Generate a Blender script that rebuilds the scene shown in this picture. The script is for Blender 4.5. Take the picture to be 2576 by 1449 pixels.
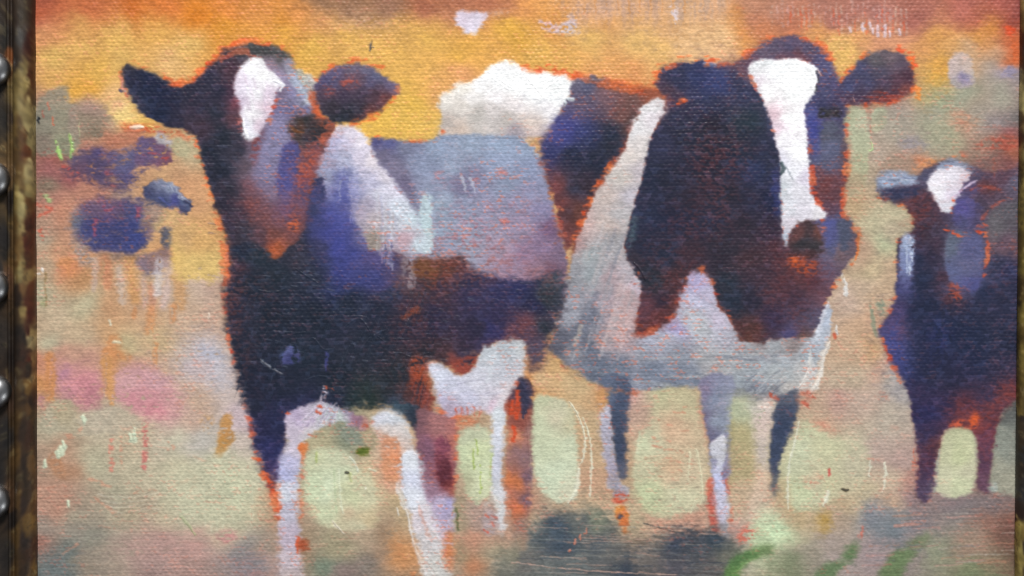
# A small oil painting of cows in a worn gilt frame, photographed close up from straight above.
import bpy, math
import numpy as np
for o in list(bpy.data.objects): bpy.data.objects.remove(o, do_unlink=True)
scene = bpy.context.scene
U = 7e-5                                    # metres per painting unit
ZC = 0.012                                  # height of the canvas face
DIST = 0.26                                 # camera to canvas
# ---------------------------------------------------------------- camera
cam_d = bpy.data.cameras.new('camera'); cam = bpy.data.objects.new('camera', cam_d); scene.collection.objects.link(cam)
cam.location = (0, 0, ZC + DIST); cam.rotation_euler = (0, 0, 0)
cam_d.sensor_width = 36.0; cam_d.lens = 36.0 * DIST / (2576 * U); cam_d.clip_start = .005; cam_d.clip_end = 20
cam_d.dof.use_dof = True; cam_d.dof.focus_distance = DIST; cam_d.dof.aperture_fstop = 1.1
scene.camera = cam
# ---------------------------------------------------------------- light: the soft daylight of a room
world = bpy.data.worlds.new('World'); scene.world = world; world.use_nodes = True
bg = world.node_tree.nodes['Background']; bg.inputs[0].default_value = (.86, .93, 1, 1); bg.inputs[1].default_value = .24
def lamp(name, loc, size, sy, power, col=(1, 1, 1)):
    d = bpy.data.lights.new(name, 'AREA'); d.shape = 'RECTANGLE'; d.size = size; d.size_y = sy; d.energy = power; d.color = col
    o = bpy.data.objects.new(name, d); scene.collection.objects.link(o); o.location = loc
    v = np.array(loc, float) - np.array((0, 0, ZC)); v /= np.linalg.norm(v)
    from mathutils import Vector
    o.rotation_euler = Vector(v).to_track_quat('Z', 'Y').to_euler(); return o
lamp('window_light', (.12, 1.30, 1.12), .66, .45, 49.5, (1, .985, .97))
lamp('window_light', (.60, -.46, .29), .26, .14, 1.0, (.95, .98, 1))
vs = scene.view_settings; vs.view_transform = 'Standard'; vs.look = 'None'; vs.exposure = 0.0; vs.gamma = 1.0
try: vs.use_curve_mapping = False
except Exception: pass
scene.cycles.filter_width = 1.1
# ---------------------------------------------------------------- paint engine
# The picture on the canvas is painted stroke by stroke into a grid that lies over the
# canvas (unit u = 0.07 mm), then stored as paint colour and paint thickness on the mesh.
import numpy as np
GS = 1.6                                   # grid step, in u
X0, Y0, X1, Y1 = 40.0, -70.0, 2610.0, 1520.0
NX, NY = int((X1 - X0) / GS) + 1, int((Y1 - Y0) / GS) + 1
gx = X0 + GS * np.arange(NX, dtype=np.float32)
gy = Y0 + GS * np.arange(NY, dtype=np.float32)
rng = np.random.default_rng(11)

def gk(s):
    r = max(1, int(3 * s + .5)); k = np.exp(-.5 * (np.arange(-r, r + 1) / max(s, 1e-3)) ** 2); return (k / k.sum()).astype(np.float32)
def conv(a, s, ax):
    if s < .2: return a
    k = gk(s); r = len(k) // 2
    pad = [(0, 0), (0, 0)]; pad[ax] = (r, r)
    b = np.pad(a, pad, mode='edge'); o = np.zeros_like(a); n = a.shape[ax]
    for i, w in enumerate(k):
        o += w * (b[i:i + n] if ax == 0 else b[:, i:i + n])
    return o
def blur(a, sx, sy=None): return conv(conv(a, sx, 1), sx if sy is None else sy, 0)
def ss(a, b, x):
    t = np.clip((x - a) / (b - a), 0, 1); return t * t * (3 - 2 * t)
def field(sx, sy):                         # smooth noise, spread to 0..1 ; sx, sy in u
    f = max(1.0, min(sx, sy) / GS / 2.0); f = int(f)
    ny, nx = NY // f + 2, NX // f + 2
    a = blur(rng.standard_normal((ny, nx)).astype(np.float32), sx / GS / f, sy / GS / f)
    if f > 1:
        yi = np.arange(NY) / f; xi = np.arange(NX) / f
        y0 = yi.astype(int); x0 = xi.astype(int); fy = (yi - y0)[:, None]; fx = (xi - x0)[None]
        a = (a[y0][:, x0] * (1 - fx) + a[y0][:, x0 + 1] * fx) * (1 - fy) + (a[y0 + 1][:, x0] * (1 - fx) + a[y0 + 1][:, x0 + 1] * fx) * fy
    a = a[:NY, :NX]
    a = (a - a.mean()) / a.std()
    return (1 / (1 + np.exp(-1.7 * a))).astype(np.float32)

N_FINE = field(3.2, 1.7)
N_H = field(8.5, 2.3)                       # dashes along the weft
N_V = field(2.4, 26)                       # bristle streaks, upright
N_S = field(40, 2.2)                       # bristle streaks, level
N_M = field(11, 9)
N_B = field(42, 36)
N_X = field(26, 22); N_Y = field(26, 22)
# plain weave: raised dashes of weft, shifted half a step every row
PYW, PXW = 9.4, 7.2
_wy = gy[:, None] + 3.0 * (field(160, 90) - .5) + 2.4 * (N_H - .5) + .006 * (gx[None] - 1300)
_wx = gx[None] + 5.0 * (field(90, 160) - .5) + 3.0 * (N_V - .5)
_r = _wy / PYW; _c = _wx / PXW
_ri = np.floor(_r); _fr = _r - _ri
WEFT = np.sin(np.pi * _fr) ** .8
_dash = .5 + .5 * np.cos(2 * np.pi * (_c / 2 + .5 * (_ri % 2)))
WEAVE = (WEFT * (.34 + .66 * _dash)).astype(np.float32)       # 0 gap .. 1 top of thread

WARP = (.5 + .5 * np.cos(2 * np.pi * _c)).astype(np.float32)
_ci = np.floor(_c / 2 + .5 * (_ri % 2)).astype(np.int64); _rr = _ri.astype(np.int64)
def cell(seed):                            # one random value per visible thread dash
    q = (_ci * 73856093) ^ (_rr * 19349663) ^ (seed * 83492791)
    q = (q ^ (q >> 13)) * 1274126177 & 0xffffffff
    q = (q ^ (q >> 15)) & 0xffff
    return q.astype(np.float32) / 65535.0
C_A, C_B, C_C, C_D = [blur(cell(k), 1.1, .7) for k in (1, 2, 3, 4)]
WEAVE = blur(WEAVE * (.8 + .7 * (C_C - .5) + .5 * (N_FINE - .5)), .5)
del _wy, _wx, _r, _c, _ri, _fr, _dash, _ci, _rr

COL = np.zeros((NY, NX, 3), np.float32)    # paint colour, sRGB 0..255
HGT = np.zeros((NY, NX), np.float32)       # paint thickness, in u
FILL = np.zeros((NY, NX), np.float32)      # how far thick paint fills the weave
IDM = np.zeros((NY, NX), np.int16)

def box(x0, y0, x1, y1):
    i0 = max(0, int((x0 - X0) / GS)); i1 = min(NX, int((x1 - X0) / GS) + 2)
    j0 = max(0, int((y0 - Y0) / GS)); j1 = min(NY, int((y1 - Y0) / GS) + 2)
    return (slice(j0, max(j0, j1)), slice(i0, max(i0, i1)))
def spl(p, closed=True, n=7):
    p = np.asarray(p, np.float32); m = len(p)
    if m < 3: return p
    out = []
    for i in range(m if closed else m - 1):
        if closed: a, b, c, d = p[i - 1], p[i], p[(i + 1) % m], p[(i + 2) % m]
        else: a, b, c, d = p[max(i - 1, 0)], p[i], p[i + 1], p[min(i + 2, m - 1)]
        for t in np.arange(n) / n:
            out.append(.5 * (2 * b + (c - a) * t + (2 * a - 5 * b + 4 * c - d) * t * t + (3 * b - a - 3 * c + d) * t ** 3))
    if not closed: out.append(p[-1])
    return np.array(out, np.float32)
def inside(poly, s):
    ys = gy[s[0]]; xs = gx[s[1]]; o = np.zeros((len(ys), len(xs)), bool)
    q = np.roll(poly, -1, 0)
    for (xa, ya), (xb, yb) in zip(poly, q):
        if ya == yb: continue
        j = np.where((ys >= min(ya, yb)) & (ys < max(ya, yb)))[0]
        if len(j) == 0: continue
        xc = xa + (ys[j] - ya) * (xb - xa) / (yb - ya)
        o[j] ^= xs[None] < xc[:, None]
    return o
def idw(ctrl, s, p=3.2, warp=16.0, step=5.0):
    ys = gy[s[0]]; xs = gx[s[1]]
    cx = np.arange(xs[0] - 40, xs[-1] + 45, step, dtype=np.float32); cy = np.arange(ys[0] - 40, ys[-1] + 45, step, dtype=np.float32)
    num = np.zeros((len(cy), len(cx), 3), np.float32); den = np.zeros((len(cy), len(cx)), np.float32)
    for x, y, c in ctrl:
        d = ((cx[None] - x) ** 2 + (cy[:, None] - y) ** 2 + 60) ** (-p / 2)
        den += d; num += d[..., None] * np.array(c, np.float32)
    num /= den[..., None]
    u = (xs[None] + warp * 2 * (N_X[s] - .5) + .35 * warp * (N_H[s] - .5) - cx[0]) / step
    v = (ys[:, None] + warp * 2 * (N_Y[s] - .5) + .35 * warp * (N_V[s] - .5) - cy[0]) / step
    u = np.clip(u, 0, len(cx) - 1.01); v = np.clip(v, 0, len(cy) - 1.01)
    ui = u.astype(int); vi = v.astype(int); fu = (u - ui)[..., None]; fv = (v - vi)[..., None]
    return (num[vi, ui] * (1 - fu) + num[vi, ui + 1] * fu) * (1 - fv) + (num[vi + 1, ui] * (1 - fu) + num[vi + 1, ui + 1] * fu) * fv
def paint(s, m, col):
    if isinstance(col, np.ndarray) and col.ndim == 3: c = col
    else: c = np.array(col, np.float32)
    COL[s] += m[..., None] * (c - COL[s])
def dryness(s, dry, dirn):
    nz = {'h': N_H, 'v': N_V, 's': N_S, 'm': N_M, 'f': N_FINE}[dirn][s]
    v = .5 * nz + .28 * WEAVE[s] + .22 * N_FINE[s]
    lo = .1 + dry * .75
    return ss(lo - .09, lo + .09, v)
# P: a patch of paint with a ragged edge.  col = one colour or a list of (x, y, colour)
def P(pts, col, soft=5.0, jag=.55, w=.16, dry=0.0, a=1.0, id=None, dirn='h', curve=True, h=0.0, fill=0.0, warp=14.0, p=3.2, wob=None):
    poly = spl(pts) if curve else np.asarray(pts, np.float32)
    if wob is None: wob = min(7.0, .10 * float(min(np.ptp(poly[:, 0]), np.ptp(poly[:, 1]))))
    mg = 5 * soft + 10 + wob
    s = box(poly[:, 0].min() - mg, poly[:, 1].min() - mg, poly[:, 0].max() + mg, poly[:, 1].max() + mg)
    ins = inside(poly, s)
    if ins.size == 0: return
    if wob > .5:
        jj = np.arange(ins.shape[0])[:, None] + (wob * ((N_M[s] - .5) + .5 * (C_B[s] - .5)) / GS + .5).astype(int)
        ii = np.arange(ins.shape[1])[None] + (wob * ((N_X[s] - .5) + .35 * (C_A[s] - .5)) / GS + .5).astype(int)
        ins = ins[np.clip(jj, 0, ins.shape[0] - 1), np.clip(ii, 0, ins.shape[1] - 1)]
    m = blur(ins.astype(np.float32), (1.9 * soft + 1.0) / GS)
    n = .4 * N_H[s] + .3 * N_FINE[s] + .1 * (1 - WEAVE[s]) + .2 * C_D[s]
    t = .5 + .95 * jag * (n - .5); w = w * 1.6
    m = ss(t - w, t + w, m)
    if dry > 0: m = m * dryness(s, dry, dirn)
    m = m * a
    c = idw(col, s, p, warp) if isinstance(col, list) else col
    paint(s, m, c)
    if h: HGT[s] += h * m
    if fill: FILL[s] = np.maximum(FILL[s], fill * m)
    if id is not None: IDM[s][m > .5] = id
# L: a brush stroke along a line, width may vary along it
def L(pts, wd, col, a=1.0, dry=0.0, soft=.55, dirn='v', h=0.0, fill=0.0, bristle=0.0, curve=True):
    if h and not fill: fill = .6
    p = spl(pts, False, 6) if curve and len(pts) > 2 else np.asarray(pts, np.float32)
    w = np.interp(np.linspace(0, 1, len(p)), np.linspace(0, 1, len(np.atleast_1d(wd))) if np.size(wd) > 1 else [0, 1], wd if np.size(wd) > 1 else [wd, wd])
    mg = float(np.max(w)) + 4
    s = box(p[:, 0].min() - mg, p[:, 1].min() - mg, p[:, 0].max() + mg, p[:, 1].max() + mg)
    ys = gy[s[0]][:, None]; xs = gx[s[1]][None]
    best = np.full((ys.shape[0], xs.shape[1]), 1e9, np.float32)
    if best.size == 0: return
    for i in range(len(p) - 1):
        ax, ay = p[i]; bx, by = p[i + 1]; dx, dy = bx - ax, by - ay; l2 = dx * dx + dy * dy + 1e-6
        t = np.clip(((xs - ax) * dx + (ys - ay) * dy) / l2, 0, 1)
        d = np.hypot(xs - ax - t * dx, ys - ay - t * dy) / np.maximum(.5 * (w[i] + (w[i + 1] - w[i]) * t), .5)
        best = np.minimum(best, d)
    e = best + .5 * (N_H[s] - .5) + .25 * (N_FINE[s] - .5)
    m = 1 - ss(1 - soft, 1 + soft, e)
    if bristle: m = m * (1 - bristle * ss(.45, .7, N_V[s] if dirn == 'v' else N_S[s]))
    if dry > 0: m = m * dryness(s, dry, dirn)
    m = m * a * .9
    if col is not None: paint(s, m, col)
    if h: HGT[s] += h * m * np.clip(1.2 - best, 0, 1)
    if fill: FILL[s] = np.maximum(FILL[s], fill * m)
# halo: the orange ground left bare along an outline
HALOS = []
def halo(pts, width, col, amt=.55, dirn='h', closed=True, a=.8, again=False):
    if not again: HALOS.append((pts, width, col, amt, closed))
    poly = spl(pts, closed)
    mg = width + 6
    s = box(poly[:, 0].min() - mg, poly[:, 1].min() - mg, poly[:, 0].max() + mg, poly[:, 1].max() + mg)
    ys = gy[s[0]][:, None]; xs = gx[s[1]][None]
    best = np.full((ys.shape[0], xs.shape[1]), 1e9, np.float32)
    q = np.roll(poly, -1, 0) if closed else poly[1:]
    for (ax, ay), (bx, by) in zip(poly, q):
        i = (slice(max(0, int((min(ay, by) - mg - ys[0, 0]) / GS)), max(0, int((max(ay, by) + mg - ys[0, 0]) / GS) + 2)),
             slice(max(0, int((min(ax, bx) - mg - xs[0, 0]) / GS)), max(0, int((max(ax, bx) + mg - xs[0, 0]) / GS) + 2)))
        xx = xs[:, i[1]]; yy = ys[i[0]]
        if xx.size == 0 or yy.size == 0: continue
        dx, dy = bx - ax, by - ay; l2 = dx * dx + dy * dy + 1e-6
        t = np.clip(((xx - ax) * dx + (yy - ay) * dy) / l2, 0, 1)
        best[i] = np.minimum(best[i], np.hypot(xx - ax - t * dx, yy - ay - t * dy))
    prox = np.clip(1 - best / width, 0, 1)
    v = .34 * N_H[s] + .25 * N_M[s] + .2 * C_C[s] + .21 * N_FINE[s]
    cv = np.clip(amt * .80 * np.minimum(1, 1.4 * prox) * (.1 + 1.5 * N_B[s]), .01, .97)
    t = .5 + .15 * np.log((1 - cv) / cv) / 1.7
    m = ss(t - .12, t + .14, v) * ss(0, .4, prox)
    c = np.array(col, np.float32)[None, None] + (N_M[s][..., None] - .5) * np.array([10, 50, 30], np.float32)
    paint(s, m * a, c)
# ---------------------------------------------------------------- the picture itself
OR = (222, 84, 38)                         # the orange ground
ORD = (176, 66, 44)
# --- sky and meadow, from colour notes taken all over the field; top colours include some frame shade
BG = [
 (100,-20,(110,45,30)),(100,15,(150,62,36)),(100,45,(168,78,44)),(160,20,(158,70,36)),(230,20,(168,78,36)),(333,-20,(165,75,30)),(333,33,(195,96,32)),(420,20,(190,92,30)),(500,43,(208,112,28)),(560,20,(190,100,36)),
 (100,66,(196,108,76)),(105,90,(208,140,86)),(200,70,(208,148,76)),(200,110,(216,166,84)),(133,150,(211,166,84)),(130,200,(214,158,80)),(105,190,(206,150,90)),(200,233,(220,156,56)),(240,215,(218,152,56)),(466,110,(218,172,92)),(300,80,(212,160,82)),(300,110,(216,166,80)),(400,90,(216,160,76)),(300,150,(216,168,86)),(420,150,(222,172,104)),(260,180,(218,164,72)),(280,240,(224,172,108)),
 (650,20,(188,110,40)),(740,20,(192,112,44)),(560,70,(214,138,44)),(620,95,(216,142,56)),(711,83,(216,150,54)),(711,50,(208,130,44)),(810,17,(120,82,54)),(880,14,(128,88,60)),(980,17,(122,78,56)),(1077,20,(142,74,48)),(1150,14,(142,78,50)),(1210,17,(152,82,52)),(1277,17,(170,100,56)),
 (800,55,(206,140,80)),(860,62,(208,150,84)),(990,60,(214,158,76)),(1100,60,(212,154,72)),(877,83,(222,166,74)),(780,130,(222,168,70)),(977,150,(222,166,76)),(930,120,(224,170,80)),(1077,100,(220,166,74)),(1144,150,(226,166,66)),(1060,200,(222,164,76)),(1044,250,(221,171,66)),(1010,300,(223,175,74)),(960,310,(224,174,70)),(1080,310,(220,172,76)),(1180,120,(222,160,66)),(1150,185,(220,150,90)),(1090,225,(220,156,84)),
 (1321,13,(194,118,50)),(1388,20,(196,124,52)),(1290,80,(220,160,58)),(1388,60,(206,136,62)),(1450,14,(184,128,84)),(1521,20,(182,132,96)),(1588,17,(176,126,86)),(1655,14,(182,130,88)),(1721,20,(184,136,92)),(1788,20,(182,130,90)),(1855,33,(190,122,62)),(1880,12,(172,112,80)),(1521,55,(206,144,80)),(1600,60,(202,148,90)),(1700,60,(206,152,96)),
 (1488,100,(216,166,86)),(1600,110,(216,168,94)),(1355,120,(222,166,74)),(1420,150,(220,160,76)),(1555,167,(220,152,82)),(1480,185,(218,148,80)),(1580,180,(214,140,78)),(1650,130,(220,170,96)),(1755,123,(222,172,112)),(1821,93,(220,170,110)),(1821,140,(214,160,112)),(1870,70,(206,130,64)),(1870,100,(214,140,70)),(1900,40,(172,108,78)),(1930,60,(190,112,70)),
 (1960,14,(158,102,80)),(2060,17,(152,92,74)),(2160,17,(150,88,74)),(2300,17,(152,84,68)),(2420,17,(152,76,62)),(2520,14,(144,66,54)),(2552,20,(124,50,42)),(2000,55,(190,108,72)),(2100,50,(166,100,86)),(2200,45,(166,104,92)),(2300,48,(162,92,78)),(2440,45,(166,88,62)),(2550,60,(150,64,46)),
 (2080,80,(206,138,74)),(2099,117,(224,174,92)),(2150,90,(212,148,84)),(2210,95,(206,138,96)),(2280,85,(200,132,92)),(2110,150,(222,172,88)),(2250,110,(208,140,98)),(2365,83,(206,142,70)),(2320,120,(206,140,78)),(2399,117,(206,148,82)),(2450,80,(204,134,60)),(2499,67,(202,126,54)),(2499,100,(196,130,74)),(2540,110,(202,92,50)),(2550,150,(196,96,52)),(2365,167,(216,152,60)),(2349,200,(210,152,58)),(2340,240,(196,150,80)),
 (2425,120,(190,150,110)),(2499,150,(168,150,130)),(2510,120,(184,142,106)),(2490,200,(150,138,122)),(2365,260,(142,148,116)),(2420,240,(144,146,120)),(2515,233,(146,142,122)),(2515,185,(150,136,146)),(2560,190,(140,126,128)),(2515,310,(138,126,124)),(2560,300,(112,106,104)),(2470,290,(152,140,122)),(2332,317,(152,148,116)),(2399,300,(178,138,108)),(2440,310,(176,132,104)),(2399,340,(150,148,112)),(2465,367,(144,112,94)),(2540,372,(164,92,66)),(2540,345,(142,84,84)),(2299,360,(148,134,126)),(2350,370,(152,140,116)),(2249,333,(156,146,126)),(2265,300,(150,138,122)),(2270,270,(156,130,116)),(2215,383,(166,146,126)),(2240,420,(160,128,104)),(2165,450,(170,152,116)),(2190,440,(168,150,122)),(2310,405,(186,118,84)),(2280,410,(150,120,100)),(2470,400,(120,92,88)),(2530,400,(124,78,80)),
 (2155,500,(186,152,106)),(2175,470,(182,152,112)),(2199,566,(182,172,132)),(2240,540,(176,166,128)),(2215,623,(172,178,134)),(2240,590,(178,160,128)),(2182,683,(186,164,122)),(2160,640,(176,140,110)),(2230,690,(190,156,120)),(2215,750,(188,154,118)),(2180,740,(186,158,128)),(2140,760,(184,156,134)),(2165,816,(192,152,116)),(2200,800,(194,148,112)),(2182,883,(192,146,98)),(2140,880,(196,158,122)),(2200,930,(190,146,122)),(2149,933,(182,158,128)),(2242,950,(160,152,140)),(2100,960,(186,160,130)),(2265,975,(158,148,146)),
 (2165,999,(184,152,132)),(2110,1000,(178,130,116)),(2232,1049,(172,154,134)),(2065,1060,(182,150,120)),(2065,1078,(206,134,102)),(2032,1133,(190,190,150)),(2099,1166,(190,182,138)),(2060,1210,(190,184,142)),(2215,1116,(176,146,132)),(2160,1110,(182,168,134)),(2232,1199,(190,162,132)),(2270,1150,(170,134,124)),(2285,1210,(182,120,104)),(2032,1232,(190,192,144)),(2132,1253,(186,154,114)),(2180,1240,(190,168,128)),(2000,1180,(190,186,140)),(1985,1230,(180,160,112)),(1965,1250,(184,150,108)),(1995,1290,(184,150,104)),
 (2520,1110,(132,134,122)),(2530,1200,(150,148,126)),(2550,1260,(150,100,84)),(2240,1270,(186,146,116)),(2290,1265,(150,110,110)),
 (110,240,(150,112,92)),(110,300,(128,122,102)),(150,300,(136,128,104)),(150,350,(130,128,100)),(110,350,(124,110,94)),(200,290,(148,126,108)),(240,280,(160,128,112)),(240,320,(128,114,92)),(290,283,(226,190,112)),(320,300,(228,184,96)),(360,305,(222,172,84)),(290,310,(160,130,104)),(280,340,(172,108,80)),(300,360,(186,114,80)),(350,340,(180,104,74)),(230,352,(170,112,88)),(120,390,(156,86,76)),(110,430,(150,90,88)),(110,470,(122,108,90)),(160,450,(150,84,84)),(230,480,(176,112,88)),(300,490,(150,120,104)),(370,450,(190,136,92)),(410,440,(196,146,96)),(450,430,(196,140,94)),(470,380,(180,160,116)),(470,460,(204,140,90)),(490,500,(206,144,92)),(460,560,(204,158,98)),(500,560,(208,146,84)),(520,600,(212,150,80)),(540,640,(214,168,92)),
 (120,500,(176,112,92)),(110,560,(166,126,100)),(110,600,(168,150,122)),(150,540,(184,116,86)),(150,620,(196,138,98)),(170,580,(190,130,96)),(165,660,(214,124,76)),(200,690,(186,128,78)),(110,720,(176,168,132)),(120,660,(176,146,112)),(150,780,(186,162,126)),(210,760,(178,166,126)),(130,860,(176,168,132)),(200,830,(186,158,120)),(280,830,(196,146,96)),(270,770,(192,138,92)),(330,860,(188,168,118)),(300,890,(194,134,80)),(390,810,(196,150,106)),(370,760,(194,146,106)),(450,720,(190,160,132)),(450,660,(224,176,88)),(480,640,(220,182,96)),(500,720,(190,162,138)),(530,720,(184,150,130)),(470,800,(194,158,126)),(520,800,(188,152,128)),(400,850,(192,160,112)),(420,620,(196,136,84)),
 (110,900,(196,120,88)),(120,930,(200,126,90)),(110,962,(202,126,66)),(170,905,(190,128,106)),(190,890,(190,136,110)),(230,900,(188,130,108)),(340,910,(194,134,110)),(400,900,(190,150,120)),(150,1010,(170,120,108)),(170,1035,(172,152,112)),(130,1070,(166,156,126)),(250,1065,(180,166,136)),(330,1090,(190,166,130)),(300,1040,(176,150,120)),(420,1060,(190,160,138)),(440,1090,(190,180,150)),(480,1040,(192,150,128)),(500,1100,(180,170,160)),(500,1000,(190,150,122)),(560,1000,(190,166,156)),(610,1060,(188,160,168)),(620,1120,(188,166,152)),
 (250,1170,(172,162,128)),(350,1180,(182,166,132)),(450,1180,(190,172,136)),(560,1180,(196,188,152)),(600,1250,(190,192,152)),(640,1210,(196,180,148)),(480,1270,(190,180,146)),(540,1290,(186,172,138)),(300,1240,(166,156,126)),(160,1140,(178,130,100)),(165,1180,(172,118,86)),(110,1170,(160,128,104)),(120,1250,(180,126,102)),(150,1270,(178,120,96)),(200,1290,(152,136,112)),(120,1310,(144,124,110)),(330,1280,(170,150,116)),(420,1290,(182,160,126)),(110,1350,(152,102,88)),(200,1340,(142,128,112)),(240,1350,(130,126,110)),(180,1400,(106,112,106)),(120,1430,(104,112,112)),(220,1430,(140,122,104)),(300,1400,(152,132,112)),(380,1370,(172,132,116)),(420,1350,(176,126,116)),(500,1360,(188,128,116)),(570,1340,(190,160,128)),(400,1430,(150,116,110)),(560,1420,(146,120,114)),(620,1390,(126,118,118)),(480,1420,(162,120,110)),(640,1440,(150,112,112)),(670,1300,(170,120,88)),(660,1380,(150,124,106)),(690,1420,(166,126,116)),
 (690,1260,(200,120,80)),(800,1100,(166,152,112)),(860,1090,(120,126,102)),(930,1110,(160,140,104)),(930,1200,(200,172,126)),(985,1200,(206,142,106)),(900,1240,(196,196,150)),(970,1150,(210,160,132)),(860,1300,(200,166,130)),(900,1340,(168,140,110)),(850,1370,(150,136,102)),(960,1330,(150,118,92)),(960,1390,(152,118,92)),(1010,1390,(206,126,68)),(930,1420,(122,112,104)),(820,1420,(112,126,106)),(760,1380,(150,120,92)),(990,1290,(180,150,108)),(1000,1250,(196,160,110)),(870,1440,(130,110,104)),
 (1150,1110,(170,150,118)),(1150,1300,(156,136,102)),(1160,1380,(150,124,92)),(1200,1350,(190,122,92)),(1240,1390,(152,136,106)),(1190,1410,(184,110,72)),(1250,1430,(140,132,112)),(1150,1440,(160,130,104)),(1210,1300,(166,130,116)),(1280,1330,(180,130,104)),(1300,1280,(196,120,90)),(1340,1330,(170,140,108)),
 (1400,940,(206,152,92)),(1340,970,(210,134,72)),(1480,975,(190,160,110)),(1500,1080,(190,152,106)),(1500,1200,(192,140,104)),(1500,1130,(186,146,104)),(1460,1270,(186,150,112)),(1400,1280,(172,140,108)),(1600,1040,(186,142,122)),(1590,990,(206,150,140)),(1660,1000,(182,172,128)),(1720,1010,(180,160,118)),(1760,1050,(196,120,96)),(1700,1100,(204,156,118)),(1740,1180,(196,166,130)),(1660,1300,(196,140,112)),(1600,1300,(176,150,112)),(1740,1310,(190,130,104)),(1590,1200,(176,140,104)),(1850,1100,(166,148,98)),(1860,1200,(172,152,102)),(1850,1000,(160,160,136)),(1880,1060,(160,168,132)),(1900,1250,(206,166,134)),(1880,1310,(190,156,132)),(1850,1340,(178,130,118)),
 (1390,1330,(84,92,100)),(1830,1380,(122,124,110)),(1900,1360,(184,206,152)),(2000,1350,(172,160,124)),(2060,1290,(180,148,110)),(2110,1300,(170,140,116)),(2200,1300,(122,120,124)),(2300,1270,(124,106,108)),(2250,1340,(112,112,120)),(2400,1300,(126,116,110)),(2400,1262,(130,104,104)),(2500,1270,(132,100,92)),(2500,1310,(142,98,84)),(2300,1400,(134,116,116)),(2450,1380,(152,118,98)),(2350,1400,(126,130,104)),(2500,1420,(134,106,86)),(2550,1400,(110,86,72)),(2550,1330,(120,84,74)),(2100,1350,(152,132,122)),(2050,1400,(140,128,110)),(2120,1420,(150,130,126)),(2200,1400,(142,120,122)),(2000,1430,(120,126,96)),(2450,1430,(116,124,90)),
]
whole = (slice(0, NY), slice(0, NX))
BG = [(x, y, (c[0] + 30, c[1] + 28, c[2] + 24) if y < 30 else c) for x, y, c in BG]
COL[:] = idw(BG, whole, p=3.4, warp=15)
for _q in range(3): COL[..., _q] = blur(COL[..., _q], 9 / GS, 5 / GS)
P([(60,-70),(2600,-70),(2600,150),(2440,140),(2360,200),(2340,250),(2200,260),(1000,340),(380,310),(260,290),(180,262),(165,225),(120,225),(100,250),(60,250)], (0,0,0), a=0.0)
_sky = inside(np.array([(60,-70),(2600,-70),(2600,175),(2440,150),(2365,225),(2335,270),(2200,262),(1900,330),(1000,350),(420,320),(330,325),(270,290),(240,266),(180,266),(172,220),(120,225),(95,255),(60,255)], np.float32), whole)
IDM[_sky] = 1

# --- brushwork of the sky; dark top bands carry some frame shade in their colour
P([(60,-70),(60,30),(200,36),(330,44),(430,58),(560,46),(640,34),(700,20),(760,-10),(700,-70)], [(90,0,(140,58,34)),(230,10,(164,76,38)),(400,20,(194,96,32)),(520,40,(212,118,30)),(650,15,(186,108,42))], soft=16, jag=.6, w=.4, dirn='s', a=.5)
P([(780,-70),(770,20),(830,30),(900,44),(1020,40),(1130,28),(1290,24),(1290,-70)], [(810,10,(122,82,54)),(950,14,(124,84,60)),(1080,18,(142,74,48)),(1210,14,(152,82,52))], soft=12, jag=.6, w=.35, a=.5)
P([(846,44),(930,38),(1000,46),(990,64),(900,70),(850,64)], (186,140,104), soft=9, w=.4, dry=.35)
P([(880,48),(960,44),(995,52),(930,58)], (190,166,180), soft=5, dry=.6)
P([(1148,32),(1180,28),(1230,30),(1222,52),(1206,74),(1190,96),(1178,84),(1160,74),(1152,60)], [(1180,40,(206,190,205)),(1190,60,(222,212,226)),(1190,90,(224,218,232)),(1220,40,(214,190,196))], soft=4, jag=.6, fill=.4)
P([(1190,30),(1290,26),(1280,40),(1230,46)], (206,182,176), soft=7, dry=.5)
P([(1348,54),(1362,48),(1392,58),(1420,55),(1425,34),(1440,36),(1455,60),(1458,84),(1420,86),(1385,80),(1355,66)], [(1370,58,(214,178,186)),(1440,60,(204,186,196)),(1440,80,(196,180,176))], soft=5, jag=.8, dry=.2, dirn='f')
P([(1425,-30),(1700,-30),(1700,36),(1600,52),(1500,50),(1430,60)], (178,140,116), soft=14, w=.4, dry=.42, dirn='v', a=.8)
P([(1690,-30),(1830,-30),(1800,40),(1720,44),(1690,70)], (186,150,122), soft=10, w=.4, dry=.5, dirn='v')
L([(1696,20),(1700,62)], [20,8], (210,196,200), dry=.5, dirn='f')
P([(1700,70),(1830,64),(1850,110),(1830,150),(1730,150),(1696,120)], (222,176,122), soft=12, w=.4, dry=.3, a=.8)
P([(1880,-70),(2600,-70),(2600,40),(2500,52),(2380,62),(2280,72),(2200,84),(2080,62),(1960,56),(1900,40)],
  [(1930,10,(166,108,82)),(2000,30,(168,104,82)),(2060,20,(154,94,76)),(2160,20,(150,90,76)),(2210,60,(168,110,100)),(2300,20,(154,86,70)),(2420,20,(154,78,64)),(2520,16,(144,66,54)),(2570,30,(112,46,40))], soft=14, jag=.8, w=.35, a=.6)
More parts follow.
